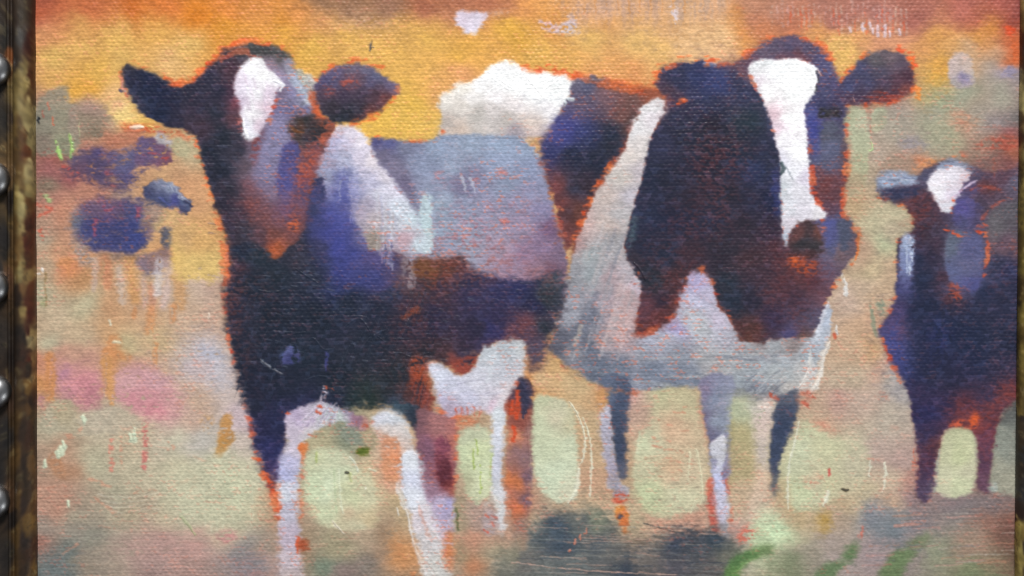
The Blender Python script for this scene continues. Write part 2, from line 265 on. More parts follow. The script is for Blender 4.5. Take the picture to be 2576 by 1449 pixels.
# upright thread marks where the brush skipped along the weave
for k in range(26):
    x = 1940 + k * 13.6; y0_ = -10 + 30 * rng.random(); y1_ = 50 + 22 * rng.random() + (14 if k > 12 else 0)
    L([(x, y0_), (x + 2, y1_)], [5, 6], (190, 144 + 20 * rng.random(), 140), dry=.45, dirn='f', a=.55)
    if rng.random() < .55: L([(x - 6, y0_ + 20), (x - 5, y1_ + 6)], [4, 3], (206, 82, 50), dry=.35, dirn='f', a=.7)
for x, y in [(2140,76),(2170,74),(2188,64),(2208,72),(2226,70),(2209,88),(2224,87),(2238,87),(2170,64),(2195,78),(2262,80)]:
    L([(x, y - 5), (x + 1, y + 5)], [7, 6], (216, 196, 204), h=2.0, a=.9)
for k in range(20):
    x = 1470 + k * 14; L([(x, -10 + 8 * rng.random()), (x + 1, 22 + 16 * rng.random())], [5, 4], (190, 150, 124) if k % 2 else (196, 128, 66), dry=.3, dirn='f', a=.7)
P([(2522,60),(2540,62),(2556,74),(2556,90),(2540,94),(2528,80)], (216,70,34), soft=4, jag=.9, dry=.35)
P([(2456,48),(2476,52),(2470,64),(2456,60)], (208,82,68), soft=4, dry=.5)
P([(2544,90),(2562,90),(2562,164),(2546,160),(2538,130)], (206,92,46), soft=6, dry=.25, dirn='v')
P([(1850,16),(1880,18),(1876,30),(1850,26)], (210,76,48), soft=4, dry=.5)
P([(930,106),(934,108),(935,122),(931,128),(929,120)], (70,60,52), soft=1.2, jag=.3); L([(933,104),(932,128)], 2.2, (62,54,50)); L([(938,116),(943,120)], 2.2, (66,56,50)); L([(927,114),(928,124)], 1.5, (90,76,60))

# --- hazy growth and far cattle on the left
P([(94,252),(108,250),(122,222),(145,224),(172,217),(180,262),(198,268),(202,330),(196,378),(92,384)], [(110,300,(128,122,104)),(150,240,(142,128,104)),(160,300,(134,128,104)),(150,350,(130,130,102)),(100,350,(126,112,98)),(190,300,(146,126,108))], soft=5, jag=.6, dry=.08)
P([(182,268),(262,266),(280,290),(262,318),(268,342),(210,346),(198,300)], [(230,280,(158,124,108)),(220,310,(140,122,100)),(245,330,(128,112,92))], soft=6, dry=.15)
P([(276,262),(306,250),(322,270),(344,296),(392,312),(380,326),(340,322),(296,312),(284,290)], [(290,270,(226,174,120)),(300,290,(230,196,116)),(360,312,(224,178,84))], soft=5)
P([(298,316),(330,312),(392,318),(430,330),(476,342),(480,362),(440,350),(390,336),(330,334),(300,326)], (208,78,42), soft=5, dry=.3)
P([(320,334),(400,334),(350,350),(330,372),(230,366),(280,348)], (182,108,78), soft=7, dry=.2)
L([(331,322),(344,320),(360,321)], [8,11,7], (238,224,204), h=3, fill=.6); L([(374,317),(386,320)], [6,4], (222,180,90), h=2)
for p_ in [[(142,356),(146,380),(154,398)],[(176,338),(181,360),(179,396)]]: L(p_, [6,11,9], (150,206,92), h=2.5, fill=.4, dry=.15)
L([(199,310),(201,340)], 3, (178,190,128), a=.7); L([(132,296),(136,316)], 4, (200,90,60)); L([(121,258),(124,275)], 5, (196,92,66), a=.8); L([(107,278),(108,292)], 5, (180,90,72), a=.7)
L([(303,228),(306,232)], 6, (60,50,70)); L([(96,296),(97,306)], 6, (34,28,26))
# far cow above: one purple level mass, head to the right
fc = [(186,398),(206,372),(236,368),(262,371),(286,380),(330,380),(344,362),(366,346),(392,346),(420,362),(436,384),(434,408),(404,418),(346,424),(342,452),(338,482),(270,476),(240,462),(186,446),(136,440),(170,412)]
P(fc, [(200,390,(96,82,110)),(260,385,(84,74,120)),(250,430,(82,68,98)),(330,400,(92,90,128)),(380,370,(104,90,126)),(410,395,(118,76,98)),(290,460,(92,78,108)),(330,450,(86,78,118)),(200,430,(100,72,92)),(150,435,(110,78,92))], soft=9, jag=.9, dry=.12, id=45)
P([(344,362),(366,346),(392,346),(420,362),(436,384),(434,408),(404,418),(346,420)], [(360,370,(96,82,118)),(410,395,(118,78,98))], soft=4, jag=.8, dry=.3, id=46)
P([(386,342),(400,332),(420,342),(440,364),(438,374),(410,366),(394,356)], (168,162,166), soft=4, dry=.2)
P([(436,352),(450,338),(470,356),(480,384),(470,402),(448,398),(432,380)], (172,160,116), soft=5, dry=.1)
for p_ in [[(268,400),(276,452)],[(160,420),(196,440)],[(360,385),(420,398)],[(280,436),(282,470)]]: L(p_, 14, (186,72,66), dry=.6, dirn='h', a=.8)
# far cow below
P([(178,530),(196,514),(240,498),(290,494),(356,504),(382,522),(386,560),(372,600),(356,632),(300,640),(246,630),(216,622),(196,606),(182,570)],
  [(190,560,(110,112,128)),(230,520,(104,84,112)),(280,510,(100,80,110)),(260,560,(98,74,110)),(320,530,(74,74,116)),(340,580,(62,66,114)),(300,610,(66,70,122)),(230,590,(70,76,124)),(360,560,(92,92,130))], soft=9, jag=.8, dry=.04, id=40)
P([(200,556),(224,552),(340,556),(366,580),(352,628),(262,630),(214,606)], [(230,580,(66,68,116)),(340,600,(62,68,124)),(280,600,(66,66,112))], soft=8, jag=.8, dry=.2, id=40)
for p_ in [[(254,508),(262,530),(240,560),(238,590)],[(262,530),(300,520),(308,548)],[(350,520),(346,550)]]: L(p_, 12, (160,72,90), dry=.5, dirn='h', a=.75)
hd = [(360,488),(366,470),(384,456),(410,452),(440,466),(462,490),(486,514),(478,520),(470,540),(440,528),(400,522),(368,510)]
P(hd, [(376,480,(64,66,98)),(400,470,(124,130,156)),(430,470,(150,158,180)),(400,505,(66,72,108)),(440,510,(70,72,130)),(466,510,(84,96,130)),(470,530,(66,66,100))], soft=3, jag=.7, id=41)
for k in range(5): L([(420+k*8,462+k*5),(452+k*7,496+k*5)], 4, (176,184,200) if k % 2 else (110,116,150), a=.8, dirn='v')
L([(462,506),(484,518)], 5, (58,56,84)); L([(452,522),(470,540)], 5, (64,62,96)); L([(404,496),(424,516)], 6, (88,100,170), a=.6)
P([(360,500),(402,520),(430,530),(420,560),(398,570),(386,600),(360,600)], [(380,530,(160,130,112)),(400,560,(176,146,96)),(370,580,(120,96,110))], soft=7, dry=.2)
P([(404,576),(420,566),(436,572),(436,616),(424,636),(406,620)], (92,90,102), soft=5, dry=.12)
P([(180,560),(198,590),(224,630),(240,650),(232,672),(200,668),(186,630)], (150,132,122), soft=8, dry=.2)
P([(246,632),(350,640),(430,620),(436,656),(400,690),(366,700),(340,660),(260,656)], [(270,650,(144,118,98)),(320,650,(150,116,88)),(360,670,(132,112,130)),(410,640,(142,112,108)),(370,690,(130,122,134))], soft=7, dry=.12, id=40)
for x0_, y0_, x1_, y1_, w_, c_ in [(240,656,236,726,18,(186,160,146)),(264,655,272,720,26,(204,116,74)),(300,676,308,760,22,(196,176,160)),(322,660,340,756,26,(212,140,68)),(360,700,364,770,16,(186,152,140)),(380,720,384,780,18,(202,126,94)),(400,660,394,740,22,(208,204,210)),(424,660,412,770,24,(200,172,168)),(448,700,452,770,34,(210,140,72))]:
    L([(x0_,y0_),((x0_+x1_)/2+2,(y0_+y1_)/2),(x1_,y1_)], [w_,w_,w_*.8], c_, dry=.18, dirn='v', soft=.8, a=.7)
P([(436,568),(500,560),(536,600),(560,680),(540,716),(480,706),(444,712),(432,660)], [(470,600,(208,156,92)),(480,660,(222,180,94)),(450,640,(224,178,90)),(520,680,(216,176,92)),(500,610,(214,158,84))], soft=9, dry=.05)
for p_, w_ in [([(153,664),(180,662),(176,690)],22),([(285,860),(276,930),(268,985)],34),([(340,780),(338,800)],14),([(436,770),(434,806)],18),([(382,780),(378,830)],24),([(392,866),(388,930)],14),([(320,900),(268,884)],20)]:
    L(p_, w_, (206,126,68), dry=.3, dirn='v', a=.75)
L([(277,806),(278,818)], 6, (222,214,180), h=2); L([(526,788),(527,800)], 4, (230,214,190), h=2); L([(106,676),(108,680)], 7, (236,232,224), h=2); L([(94,690),(99,690)], 5, (220,214,200)); L([(285,860),(300,862)], 8, (210,200,160), h=1.5)
P([(104,480),(112,486),(128,500),(130,512),(118,506)], (160,196,112), soft=3, jag=.7, h=2)
L([(115,686),(118,770)], [8,10,6], (150,122,80), dry=.25); P([(98,748),(116,748),(116,776),(104,776)], (146,150,96), soft=4, dry=.2)
for p_ in [[(95,514),(130,528),(96,544)],[(100,578),(106,600)]]: L(p_, 9, (206,90,66), dry=.35, dirn='h')
# pinks and lavenders of the lower left
P([(440,856),(470,846),(540,848),(572,880),(584,930),(592,980),(560,976),(480,966),(430,950),(446,900)], [(470,870,(186,172,168)),(540,880,(172,174,192)),(560,930,(186,182,194)),(490,930,(186,166,168)),(580,960,(180,178,196))], soft=14, w=.35, dry=.06)
P([(140,930),(160,912),(200,924),(260,930),(256,1000),(240,1032),(196,1034),(184,1004),(150,1000)], [(160,930,(184,116,140)),(200,960,(202,116,124)),(230,1010,(186,104,116)),(190,940,(200,124,124))], soft=9, w=.3, dry=.06)
P([(296,928),(350,918),(400,930),(460,990),(466,1020),(440,1066),(400,1060),(380,1060),(340,1046),(310,1020),(280,1010)], [(330,950,(200,140,142)),(400,960,(198,140,146)),(330,1010,(204,120,130)),(380,1040,(206,116,126)),(440,1020,(202,134,134)),(380,1000,(204,126,134))], soft=9, w=.3, dry=.08)
P([(92,1000),(108,984),(116,1010),(108,1034),(94,1036)], (184,110,120), soft=6, dry=.2)
L([(268,910),(276,966),(282,1020)], [30,26,8], (208,136,72), dry=.15, dirn='v'); L([(124,900),(130,1000)], 26, (206,124,66), dry=.3, dirn='v')
P([(115,1030),(130,1010),(160,1002),(184,1012),(190,1046),(240,1044),(280,1022),(320,1030),(350,1056),(360,1080),(300,1090),(200,1096),(110,1090),(100,1060)], [(150,1030,(170,150,114)),(250,1050,(178,160,134)),(120,1060,(170,156,126)),(320,1060,(180,160,132))], soft=6, jag=.8, dry=.1)
P([(538,1150),(546,1120),(556,1066),(566,1042),(584,1040),(584,1070),(590,1110),(560,1146)], [(570,1060,(196,128,62)),(560,1120,(192,124,52)),(575,1100,(186,122,62))], soft=4, jag=.7, dry=.05, fill=.3)
P([(500,1050),(536,1040),(536,1100),(520,1090)], (200,146,96), soft=6, dry=.4)
L([(364,1066),(366,1120),(362,1178)], [14,14,12], (204,94,86), dry=.3, dirn='h'); L([(280,1104),(280,1180)], 15, (206,110,88), dry=.5, dirn='h')
for p_ in [[(206,1070),(196,1086),(164,1100),(200,1106)],[(222,1206),(240,1212),(276,1224)],[(100,1226),(180,1224)],[(134,1236),(170,1250)],[(236,1252),(268,1272),(292,1300)],[(250,1326),(310,1332)],[(330,1240),(392,1234)],[(420,1106),(440,1130),(400,1130)],[(490,1150),(550,1172)],[(440,1224),(490,1200),(480,1240)],[(306,1100),(306,1170)],[(150,1400),(196,1368)]]:
    L(p_, [7,12,7], (212,122,90), dry=.45, dirn='h', a=.6)
P([(120,1150),(150,1136),(166,1180),(176,1200),(150,1206),(128,1180)], (176,116,80), soft=6, dry=.2)
for x, y, w_ in [(154,1134,14),(146,1142,10),(160,1118,9),(338,1098,11),(340,1085,7),(328,1100,8),(114,1166,10),(172,1268,8),(210,1054,10)]:
    L([(x-1,y-7),(x+1,y+7)], w_, (200,216,178), h=3, fill=.5)
L([(456,1300),(478,1325),(490,1346)], [8,8,3], (132,150,84), h=1.5); L([(452,1292),(470,1286)], 4, (176,186,140), h=1)
for k in range(9): L([(240+5*k,1236+7*k),(300,1246+6*k),(400,1236+6*k)], 2.0, (210,192,172) if k % 2 else (134,112,96), a=.55)
for k in range(6): L([(490+6*k,1150+9*k),(548+4*k,1168+7*k)], 2.0, (226,190,172) if k % 2 else (190,140,120), a=.7)
for x in (514,532,544,560,584,600,628,634): L([(x,1190+60*rng.random()),(x+2,1310+30*rng.random())], 2.6, (224,218,186), a=.65, h=1)
P([(540,1352),(556,1336),(588,1330),(600,1352),(586,1372),(556,1366)], (206,110,112), soft=6, jag=.8, dry=.1)
P([(94,1410),(140,1390),(190,1388),(196,1440),(180,1500),(94,1500)], (104,112,112), soft=12, w=.4, dry=.2, dirn='s')
P([(300,1360),(420,1350),(520,1362),(560,1400),(420,1420),(300,1400)], (172,126,118), soft=14, w=.4, dry=.25, dirn='s')
P([(570,1400),(660,1390),(680,1440),(600,1460)], (124,116,122), soft=10, w=.4, dry=.3, dirn='s')

# --- growth on the right
P([(2388,146),(2396,140),(2410,132),(2428,136),(2446,150),(2452,210),(2440,222),(2392,222),(2386,180)], [(2400,160,(196,174,166)),(2430,150,(190,166,152)),(2420,195,(136,124,150)),(2400,210,(158,146,144)),(2440,180,(176,160,146))], soft=4, jag=.5)
P([(2404,190),(2424,182),(2444,192),(2446,206),(2420,206)], (122,112,152), soft=5, dry=.15)
P([(2512,176),(2530,168),(2560,172),(2560,200),(2520,196)], (136,126,152), soft=6, dry=.25)
P([(2330,230),(2360,210),(2390,228),(2400,330),(2390,380),(2320,372),(2310,300)], [(2350,250,(144,150,114)),(2360,330,(152,150,118)),(2340,290,(150,146,122))], soft=12, w=.4, dry=.15)
P([(2376,290),(2430,280),(2470,300),(2480,322),(2420,322),(2380,312)], (186,130,98), soft=8, dry=.4)
P([(2480,350),(2556,340),(2556,380),(2500,376),(2440,380)], (176,84,66), soft=6, dry=.35)
pod1 = [(2126,300),(2132,280),(2148,266),(2164,264),(2178,278),(2184,300),(2188,340),(2192,370),(2186,390),(2182,430),(2178,480),(2150,500),(2126,490),(2130,440),(2142,400),(2140,360),(2132,330)]
P(pod1, [(2150,290,(166,170,132)),(2160,340,(170,174,136)),(2160,400,(164,166,126)),(2150,460,(170,150,112)),(2180,300,(172,174,140))], soft=3.5, jag=.4, fill=.3)
P([(2192,300),(2200,272),(2214,264),(2228,274),(2234,300),(2226,320),(2206,336),(2194,330)], [(2212,280,(162,166,132)),(2205,320,(166,162,128)),(2225,300,(150,146,118))], soft=3.5, jag=.4, fill=.2)
L([(2192,358),(2195,375),(2188,380)], 4, (170,214,130), h=2); L([(2190,270),(2191,336)], 4, (200,112,86), dry=.3)
P([(2256,340),(2300,346),(2352,360),(2350,376),(2290,378),(2256,370)], (140,130,134), soft=9, dry=.25)
P([(2300,404),(2340,396),(2350,408),(2310,420),(2276,430),(2290,412)], (212,104,56), soft=6, dry=.35)
P([(2400,382),(2440,386),(2440,400),(2410,398)], (206,84,56), soft=5, dry=.4)

# reddish underpainting of the two near cows
P([(1470,226),(1650,246),(1700,210),(1900,150),(2070,170),(2105,300),(2120,600),(2040,840),(1990,940),(1500,940),(1410,880),(1440,640),(1392,480),(1384,390)], (120,62,52), soft=6)
P([(510,240),(730,180),(830,330),(940,370),(1330,376),(1396,640),(1390,800),(1320,850),(1100,890),(1050,1000),(770,1020),(706,1140),(650,1090),(600,850),(574,600),(524,400)], (118,60,52), soft=6)
# ---------------------------------------------------------------- right-hand cow: rump and back
back = [(1104,250),(1118,236),(1138,232),(1150,206),(1176,208),(1200,196),(1222,178),(1236,166),(1250,166),(1262,152),(1276,150),(1290,158),(1318,170),(1338,184),(1368,178),(1396,186),(1420,192),(1448,212),(1448,236),(1430,246),(1420,260),(1410,290),(1376,334),(1352,350),(1280,346),(1200,345),(1106,350),(1108,300)]
halo([(1318,172),(1380,176),(1450,196),(1560,222),(1650,236)], 22, OR, .6, closed=False)
P(back, [(1250,190,(250,251,252)),(1200,215,(247,246,246)),(1160,225,(242,236,226)),(1130,250,(230,224,216)),(1350,225,(251,253,253)),(1300,210,(252,253,253)),(1400,210,(246,248,248)),(1120,300,(188,176,168)),(1160,270,(222,214,206)),(1200,295,(192,186,180)),(1240,285,(212,204,202)),(1180,250,(240,236,234)),(1250,250,(246,242,244)),(1300,265,(238,230,230)),(1330,310,(216,200,190)),(1280,310,(192,184,178)),(1300,335,(160,150,160)),(1380,265,(240,236,238)),(1390,240,(250,252,252)),(1340,340,(206,186,180)),(1150,335,(206,186,172))], soft=3.5, jag=.7, id=20, fill=.45, h=2.0, warp=8)
for k in range(16):
    a_ = rng.random(); L([(1190+200*a_,190+60*rng.random()),(1230+200*a_,186+60*rng.random())], 4, (255,255,255), a=.8, h=1.6, dirn='h')
P([(1116,300),(1250,296),(1340,300),(1330,318),(1200,312),(1110,326)], (178,170,166), soft=9, w=.4, dry=.35, dirn='s', a=.7)
rump = [(1440,206),(1470,196),(1500,196),(1540,206),(1600,218),(1650,226),(1680,240),(1662,256),(1630,268),(1602,292),(1582,330),(1572,366),(1548,392),(1524,420),(1506,460),(1484,500),(1462,552),(1440,600),(1424,640),(1412,600),(1402,540),(1388,480),(1368,430),(1356,396),(1364,360),(1384,326),(1412,276),(1430,246)]
P(rump, [(1460,210,(104,100,122)),(1490,205,(98,96,116)),(1480,230,(86,86,114)),(1460,260,(96,84,108)),(1530,215,(150,90,72)),(1520,245,(118,88,96)),(1590,260,(112,78,74)),(1560,290,(120,80,76)),(1600,216,(190,96,56)),(1640,232,(150,80,58)),(1440,290,(86,78,116)),(1400,320,(84,80,134)),(1420,340,(62,64,124)),(1460,330,(60,60,112)),(1480,350,(50,48,74)),(1540,335,(44,44,58)),(1540,360,(46,42,52)),(1380,390,(54,52,96)),(1450,400,(42,40,58)),(1500,410,(42,40,54)),(1440,470,(56,46,58)),(1400,470,(118,62,62)),(1470,470,(62,42,48)),(1430,540,(90,54,54)),(1410,520,(112,58,56)),(1450,540,(110,60,48)),(1424,600,(122,64,60)),(1580,310,(90,58,52))], soft=4, jag=.7, id=20, warp=9)
P([(1376,336),(1412,296),(1444,300),(1500,318),(1496,340),(1452,356),(1408,356),(1362,378)], [(1400,335,(74,74,138)),(1430,310,(66,68,136)),(1480,330,(58,60,106)),(1390,360,(58,58,106))], soft=8, w=.35, dry=.04, a=.9)
halo([(1560,380),(1524,430),(1496,480),(1470,545),(1440,610)], 16, (214,92,44), .72, closed=False)
halo([(1372,430),(1400,500),(1412,590),(1420,650)], 20, (178,74,54), .5, closed=False)
P([(1525,196),(1600,206),(1650,208),(1660,222),(1600,226),(1530,216)], (212,98,46), soft=5, dry=.3)
L([(1420,258),(1430,248),(1442,250)], [10,8,9], (214,224,228), h=2, dry=.2)

# ---------------------------------------------------------------- right-hand cow: pale neck, chest and belly
chest = [(1606,286),(1622,268),(1640,254),(1660,246),(1674,258),(1672,288),(1650,320),(1636,350),(1628,400),(1616,450),(1604,500),(1590,550),(1574,610),(1580,650),(1600,680),(1622,706),(1612,735),(1602,780),(1594,850),(1630,836),(1676,820),(1700,788),(1716,730),(1730,690),(1752,682),(1778,684),(1792,720),(1806,760),(1836,806),(1866,850),(1910,850),(1970,838),(2020,838),(2046,830),(2060,800),(2076,766),(2086,758),(2090,790),(2086,856),(2068,892),(2058,930),(2048,966),(2018,998),(1990,1000),(1930,1012),(1870,1006),(1800,992),(1760,976),(1690,976),(1600,986),(1540,978),(1484,962),(1434,926),(1384,884),(1390,840),(1408,786),(1420,740),(1432,690),(1440,640),(1466,570),(1490,510),(1516,460),(1546,410),(1576,370),(1588,320)]
CH = [(1640,275,(228,226,228)),(1600,320,(232,230,232)),(1650,300,(226,218,224)),(1610,360,(222,214,212)),(1580,390,(224,214,208)),(1600,430,(200,190,196)),(1560,450,(202,194,188)),(1530,500,(204,188,182)),(1530,560,(198,182,176)),(1590,500,(190,184,194)),(1560,540,(188,184,186)),(1480,560,(204,176,172)),(1480,640,(164,172,176)),(1450,610,(184,150,150)),(1550,620,(168,166,170)),(1590,690,(186,180,188)),(1540,700,(180,160,166)),(1500,690,(158,166,172)),(1600,720,(198,184,198)),(1450,760,(154,156,168)),(1440,700,(150,152,160)),(1560,800,(196,168,168)),(1570,750,(190,166,168)),(1530,770,(170,156,166)),(1490,800,(114,118,134)),(1470,860,(112,118,134)),(1440,800,(160,162,174)),(1420,850,(106,108,124)),(1400,880,(96,98,114)),(1480,880,(106,116,136)),(1520,860,(170,156,162)),(1440,880,(160,158,164)),(1560,850,(192,164,166)),(1580,870,(176,160,168)),(1560,920,(122,132,152)),(1500,930,(106,116,136)),(1640,850,(190,194,214)),(1620,880,(160,166,180)),(1680,850,(180,182,194)),(1750,710,(180,172,210)),(1750,760,(196,196,220)),(1770,740,(188,182,206)),(1740,800,(192,196,206)),(1760,830,(186,190,196)),(1800,810,(200,192,212)),(1820,850,(190,190,204)),(1700,830,(176,170,214)),(1700,900,(152,158,172)),(1640,920,(128,138,158)),(1700,950,(122,132,152)),(1740,960,(124,134,154)),(1770,900,(184,184,188)),(1800,930,(170,166,168)),(1830,900,(180,184,190)),(1900,920,(174,182,190)),(1870,950,(160,168,176)),(1940,930,(180,186,190)),(1980,910,(180,188,196)),(1980,950,(186,192,196)),(1980,980,(196,190,186)),(1850,985,(134,138,148)),(1900,990,(122,128,142)),(1940,1000,(146,148,156)),(1800,980,(156,152,150)),(2060,850,(196,204,218)),(2075,790,(186,196,214)),(2040,890,(176,186,196)),(2030,930,(206,204,204)),(2020,980,(220,214,206)),(2000,866,(158,146,146)),(1950,868,(168,172,178)),(1910,872,(172,172,176))]
CH = [(x, y, tuple(v * (.93 if y > 830 else .97) for v in c)) for x, y, c in CH]
halo([(1380,880),(1420,930),(1490,970),(1600,992)], 16, (196,110,70), .45, closed=False)
P(chest, CH, soft=3.5, jag=.55, id=20, warp=9)
for k in range(26):                        # dragged bristle marks down the chest
    x = 1490 + 110 * rng.random(); y = 560 + 240 * rng.random(); l = 70 + 90 * rng.random()
    L([(x, y), (x - .32 * l, y + l)], 5 + 5 * rng.random(), [(196,192,196),(150,158,166),(206,186,184),(124,128,142)][k % 4], a=.38, soft=.7, h=.8)
for k in range(34):
    x = 1420 + 560 * rng.random(); y = 880 + 90 * rng.random(); l = 60 + 60 * rng.random()
    if 1480 < x + l < 2000: L([(x, y), (x + l, y + 4 * (rng.random() - .5) * 6)], 4 + 3 * rng.random(), [(176,184,192),(112,120,138),(196,194,190)][k % 3], a=.3, soft=.7, h=.8)
for k in range(22):
    x = 1860 + 100 * rng.random(); y = 950 + 55 * rng.random()
    L([(x, y), (x + 26, y - 18 - 12 * rng.random())], 4, (112,116,130) if k % 2 else (190,194,196), a=.5, soft=.6, h=1)
P([(1540,770),(1590,790),(1592,850),(1560,870),(1530,860)], (204,172,170), soft=10, w=.4, dry=.3, a=.8)
L([(1470,800),(1452,840),(1440,880)], [16,26,14], (104,108,124), soft=.8, a=.75); L([(1500,740),(1476,800),(1456,870)], [14,22,16], (112,116,132), soft=.8, a=.7)
L([(1462,820),(1446,868)], [10,12], (190,178,168), soft=.8, a=.7)
L([(1384,890),(1404,912),(1440,936),(1466,950)], [4,5,4], (52,54,66), a=.9)
L([(2084,762),(2064,812),(2052,850)], [6,10,14], (206,212,224), h=2, fill=.4)
L([(2088,860),(2072,896),(2066,930),(2056,964),(2036,992)], [4,9,10,12,10], (232,226,216), h=3, fill=.6)
for k in range(12): L([(2000+3*k,985-3*k),(2050-1*k,930-5*k)], 3, (226,220,214), a=.4, h=1)
P([(1582,640),(1604,640),(1622,668),(1624,700),(1610,730),(1596,700)], (190,192,204), soft=4, dry=.25); L([(1596,662),(1612,680),(1624,704)], [5,8,6], (214,224,230), h=3, dry=.2)

# right-hand cow: the dark head and neck
dark = [(1650,200),(1668,176),(1694,164),(1730,158),(1780,156),(1812,164),(1846,156),(1872,148),(1890,128),(1920,110),(1958,98),(2002,92),(2030,102),(2062,112),(2076,132),(2092,166),(2108,200),(2122,214),(2134,262),(2132,296),(2124,330),(2128,380),(2130,420),(2124,470),(2118,520),(2128,548),(2148,570),(2160,600),(2152,640),(2130,670),(2112,700),(2096,730),(2078,762),(2058,812),(2046,842),(2010,854),(1960,852),(1910,862),(1868,856),(1838,804),(1808,756),(1794,718),(1780,686),(1752,682),(1730,690),(1714,730),(1698,786),(1672,816),(1630,834),(1610,842),(1604,780),(1612,730),(1600,690),(1580,655),(1570,612),(1588,548),(1602,496),(1616,446),(1628,390),(1640,342),(1674,286),(1680,244),(1652,224)]
halo(dark[:18], 20, OR, .52, closed=False); halo(dark[:5], 26, OR, .6, closed=False); halo(dark[18:34], 15, (206,92,52), .46, closed=False)
DK = [(1700,190,(54,50,78)),(1760,185,(50,50,84)),(1720,215,(52,52,84)),(1800,200,(56,58,98)),(1680,228,(84,56,68)),(1690,260,(74,52,72)),(1770,240,(52,50,76)),(1830,190,(84,66,86)),(1850,170,(112,80,90)),(1860,230,(56,54,80)),(1900,145,(100,74,92)),(1920,128,(98,88,110)),(1950,120,(92,82,106)),(1990,115,(84,74,102)),(2030,120,(88,78,104)),(1960,145,(96,60,72)),(2010,140,(108,64,74)),(1690,300,(52,46,66)),(1660,360,(54,48,70)),(1720,350,(46,40,54)),(1800,330,(48,38,48)),(1800,400,(50,38,48)),(1880,310,(46,52,60)),(1870,360,(46,42,56)),(1900,420,(46,48,78)),(1940,400,(48,44,62)),(1640,450,(44,42,60)),(1700,450,(46,40,54)),(1760,480,(54,38,48)),(1840,480,(48,38,48)),(1900,500,(50,42,58)),(1940,500,(44,40,62)),(1640,550,(46,44,64)),(1700,550,(50,40,56)),(1780,560,(48,40,56)),(1860,560,(54,40,48)),(1930,570,(62,42,54)),(1950,620,(84,46,50)),(1620,620,(46,42,58)),(1600,650,(62,48,56)),(1680,640,(44,42,58)),(1750,650,(70,44,50)),(1820,630,(54,42,50)),(1880,650,(76,46,48)),(1640,700,(46,44,50)),(1690,700,(80,44,44)),(1660,760,(60,40,52)),(1690,770,(92,48,44)),(1650,805,(100,48,44)),(1620,770,(100,58,66)),(1830,720,(46,46,54)),(1850,770,(44,46,58)),(1900,760,(52,42,54)),(1900,830,(92,52,44)),(1880,850,(104,60,48)),(1860,830,(84,48,42)),(1950,800,(64,44,64)),(1960,850,(74,50,60)),(1990,840,(76,70,110)),(2020,850,(110,80,70)),(1980,720,(86,48,52)),(1930,700,(74,48,56)),(2010,700,(96,52,52)),(2050,700,(94,50,56)),(2010,760,(74,46,56)),(2050,790,(84,80,106)),(2020,655,(118,58,50)),(2080,680,(98,84,108)),(2090,650,(92,88,114)),(2080,570,(82,84,126)),(2110,560,(78,78,112)),(2120,600,(82,82,100)),(2140,590,(98,84,96)),(2120,640,(110,92,100)),(2070,740,(106,72,84)),(2075,180,(86,84,122)),(2060,150,(82,80,118)),(2090,215,(82,74,110)),(2070,230,(74,72,104)),(2060,270,(66,62,96)),(2100,250,(70,58,84)),(2050,290,(70,74,130)),(2060,330,(72,74,134)),(2060,400,(84,88,118)),(2090,340,(84,82,100)),(2090,390,(92,88,112)),(2110,390,(96,66,70)),(2060,460,(100,72,86)),(2080,470,(112,62,62)),(2100,500,(106,64,70)),(2090,530,(98,66,80)),(2060,500,(112,60,62)),(2040,350,(100,80,120))]
P(dark, DK, soft=3.5, jag=.65, id=21, warp=10)
neck = [(1650,230),(1680,244),(1760,240),(1840,250),(1890,290),(1940,420),(1955,560),(1960,620),(1900,660),(1900,760),(2000,760),(2060,780),(2046,842),(2010,854),(1960,852),(1910,862),(1868,856),(1838,804),(1808,756),(1794,718),(1780,686),(1752,682),(1730,690),(1714,730),(1698,786),(1672,816),(1630,834),(1610,842),(1604,780),(1612,730),(1600,690),(1580,655),(1570,612),(1588,548),(1602,496),(1616,446),(1628,390),(1640,342),(1674,286)]
P(neck, (0,0,0), a=0.0); _s = box(1560,220,2080,900); _m = inside(spl(neck), _s); IDM[_s][_m & (IDM[_s] == 21)] = 20
P([(1644,214),(1662,180),(1694,162),(1740,156),(1800,160),(1856,180),(1880,230),(1830,246),(1760,240),(1690,244)], [(1700,195,(52,48,74)),(1760,190,(52,52,86)),(1800,205,(58,62,104)),(1680,228,(78,54,68)),(1850,210,(56,52,76))], soft=5, jag=.7, id=26, a=.8)
# red ground grinning through the dark
for x, y, w_, h_ in [(1690,700,50,60),(1700,770,40,70),(1660,800,60,34),(1640,810,40,40),(1880,850,60,30),(1900,820,44,40),(2000,680,70,50),(2060,690,60,60),(2030,640,40,40),(1960,640,40,50),(2070,470,40,90),(2110,460,26,90),(2110,400,22,90),(1850,250,30,40),(1690,250,50,40),(1850,165,60,26),(1960,148,90,14),(1730,560,90,60),(1810,520,60,120),(1850,400,60,100),(1780,400,80,120),(1690,640,80,26),(1640,640,34,30),(1720,680,50,24),(1620,760,24,70),(2010,790,60,50),(1940,740,50,60)]:
    P([(x-w_/2,y-h_/2),(x+w_/2,y-h_/2),(x+w_/2,y+h_/2),(x-w_/2,y+h_/2)], (122,54,50), soft=12, w=.4, dry=.5, dirn='f', a=.42)
halo([(1600,690),(1606,780),(1612,836),(1664,818),(1700,784),(1716,726),(1732,688),(1782,684),(1800,740),(1840,800)], 14, (176,70,46), .55, closed=False)
halo([(1674,250),(1700,262),(1722,256)], 12, OR, .6, closed=False); halo([(2046,360),(2040,430),(2052,500),(2066,520)], 14, (204,84,54), .6, closed=False); halo([(2128,380),(2122,450),(2116,520),(2120,540)], 10, (210,88,52), .55, closed=False)
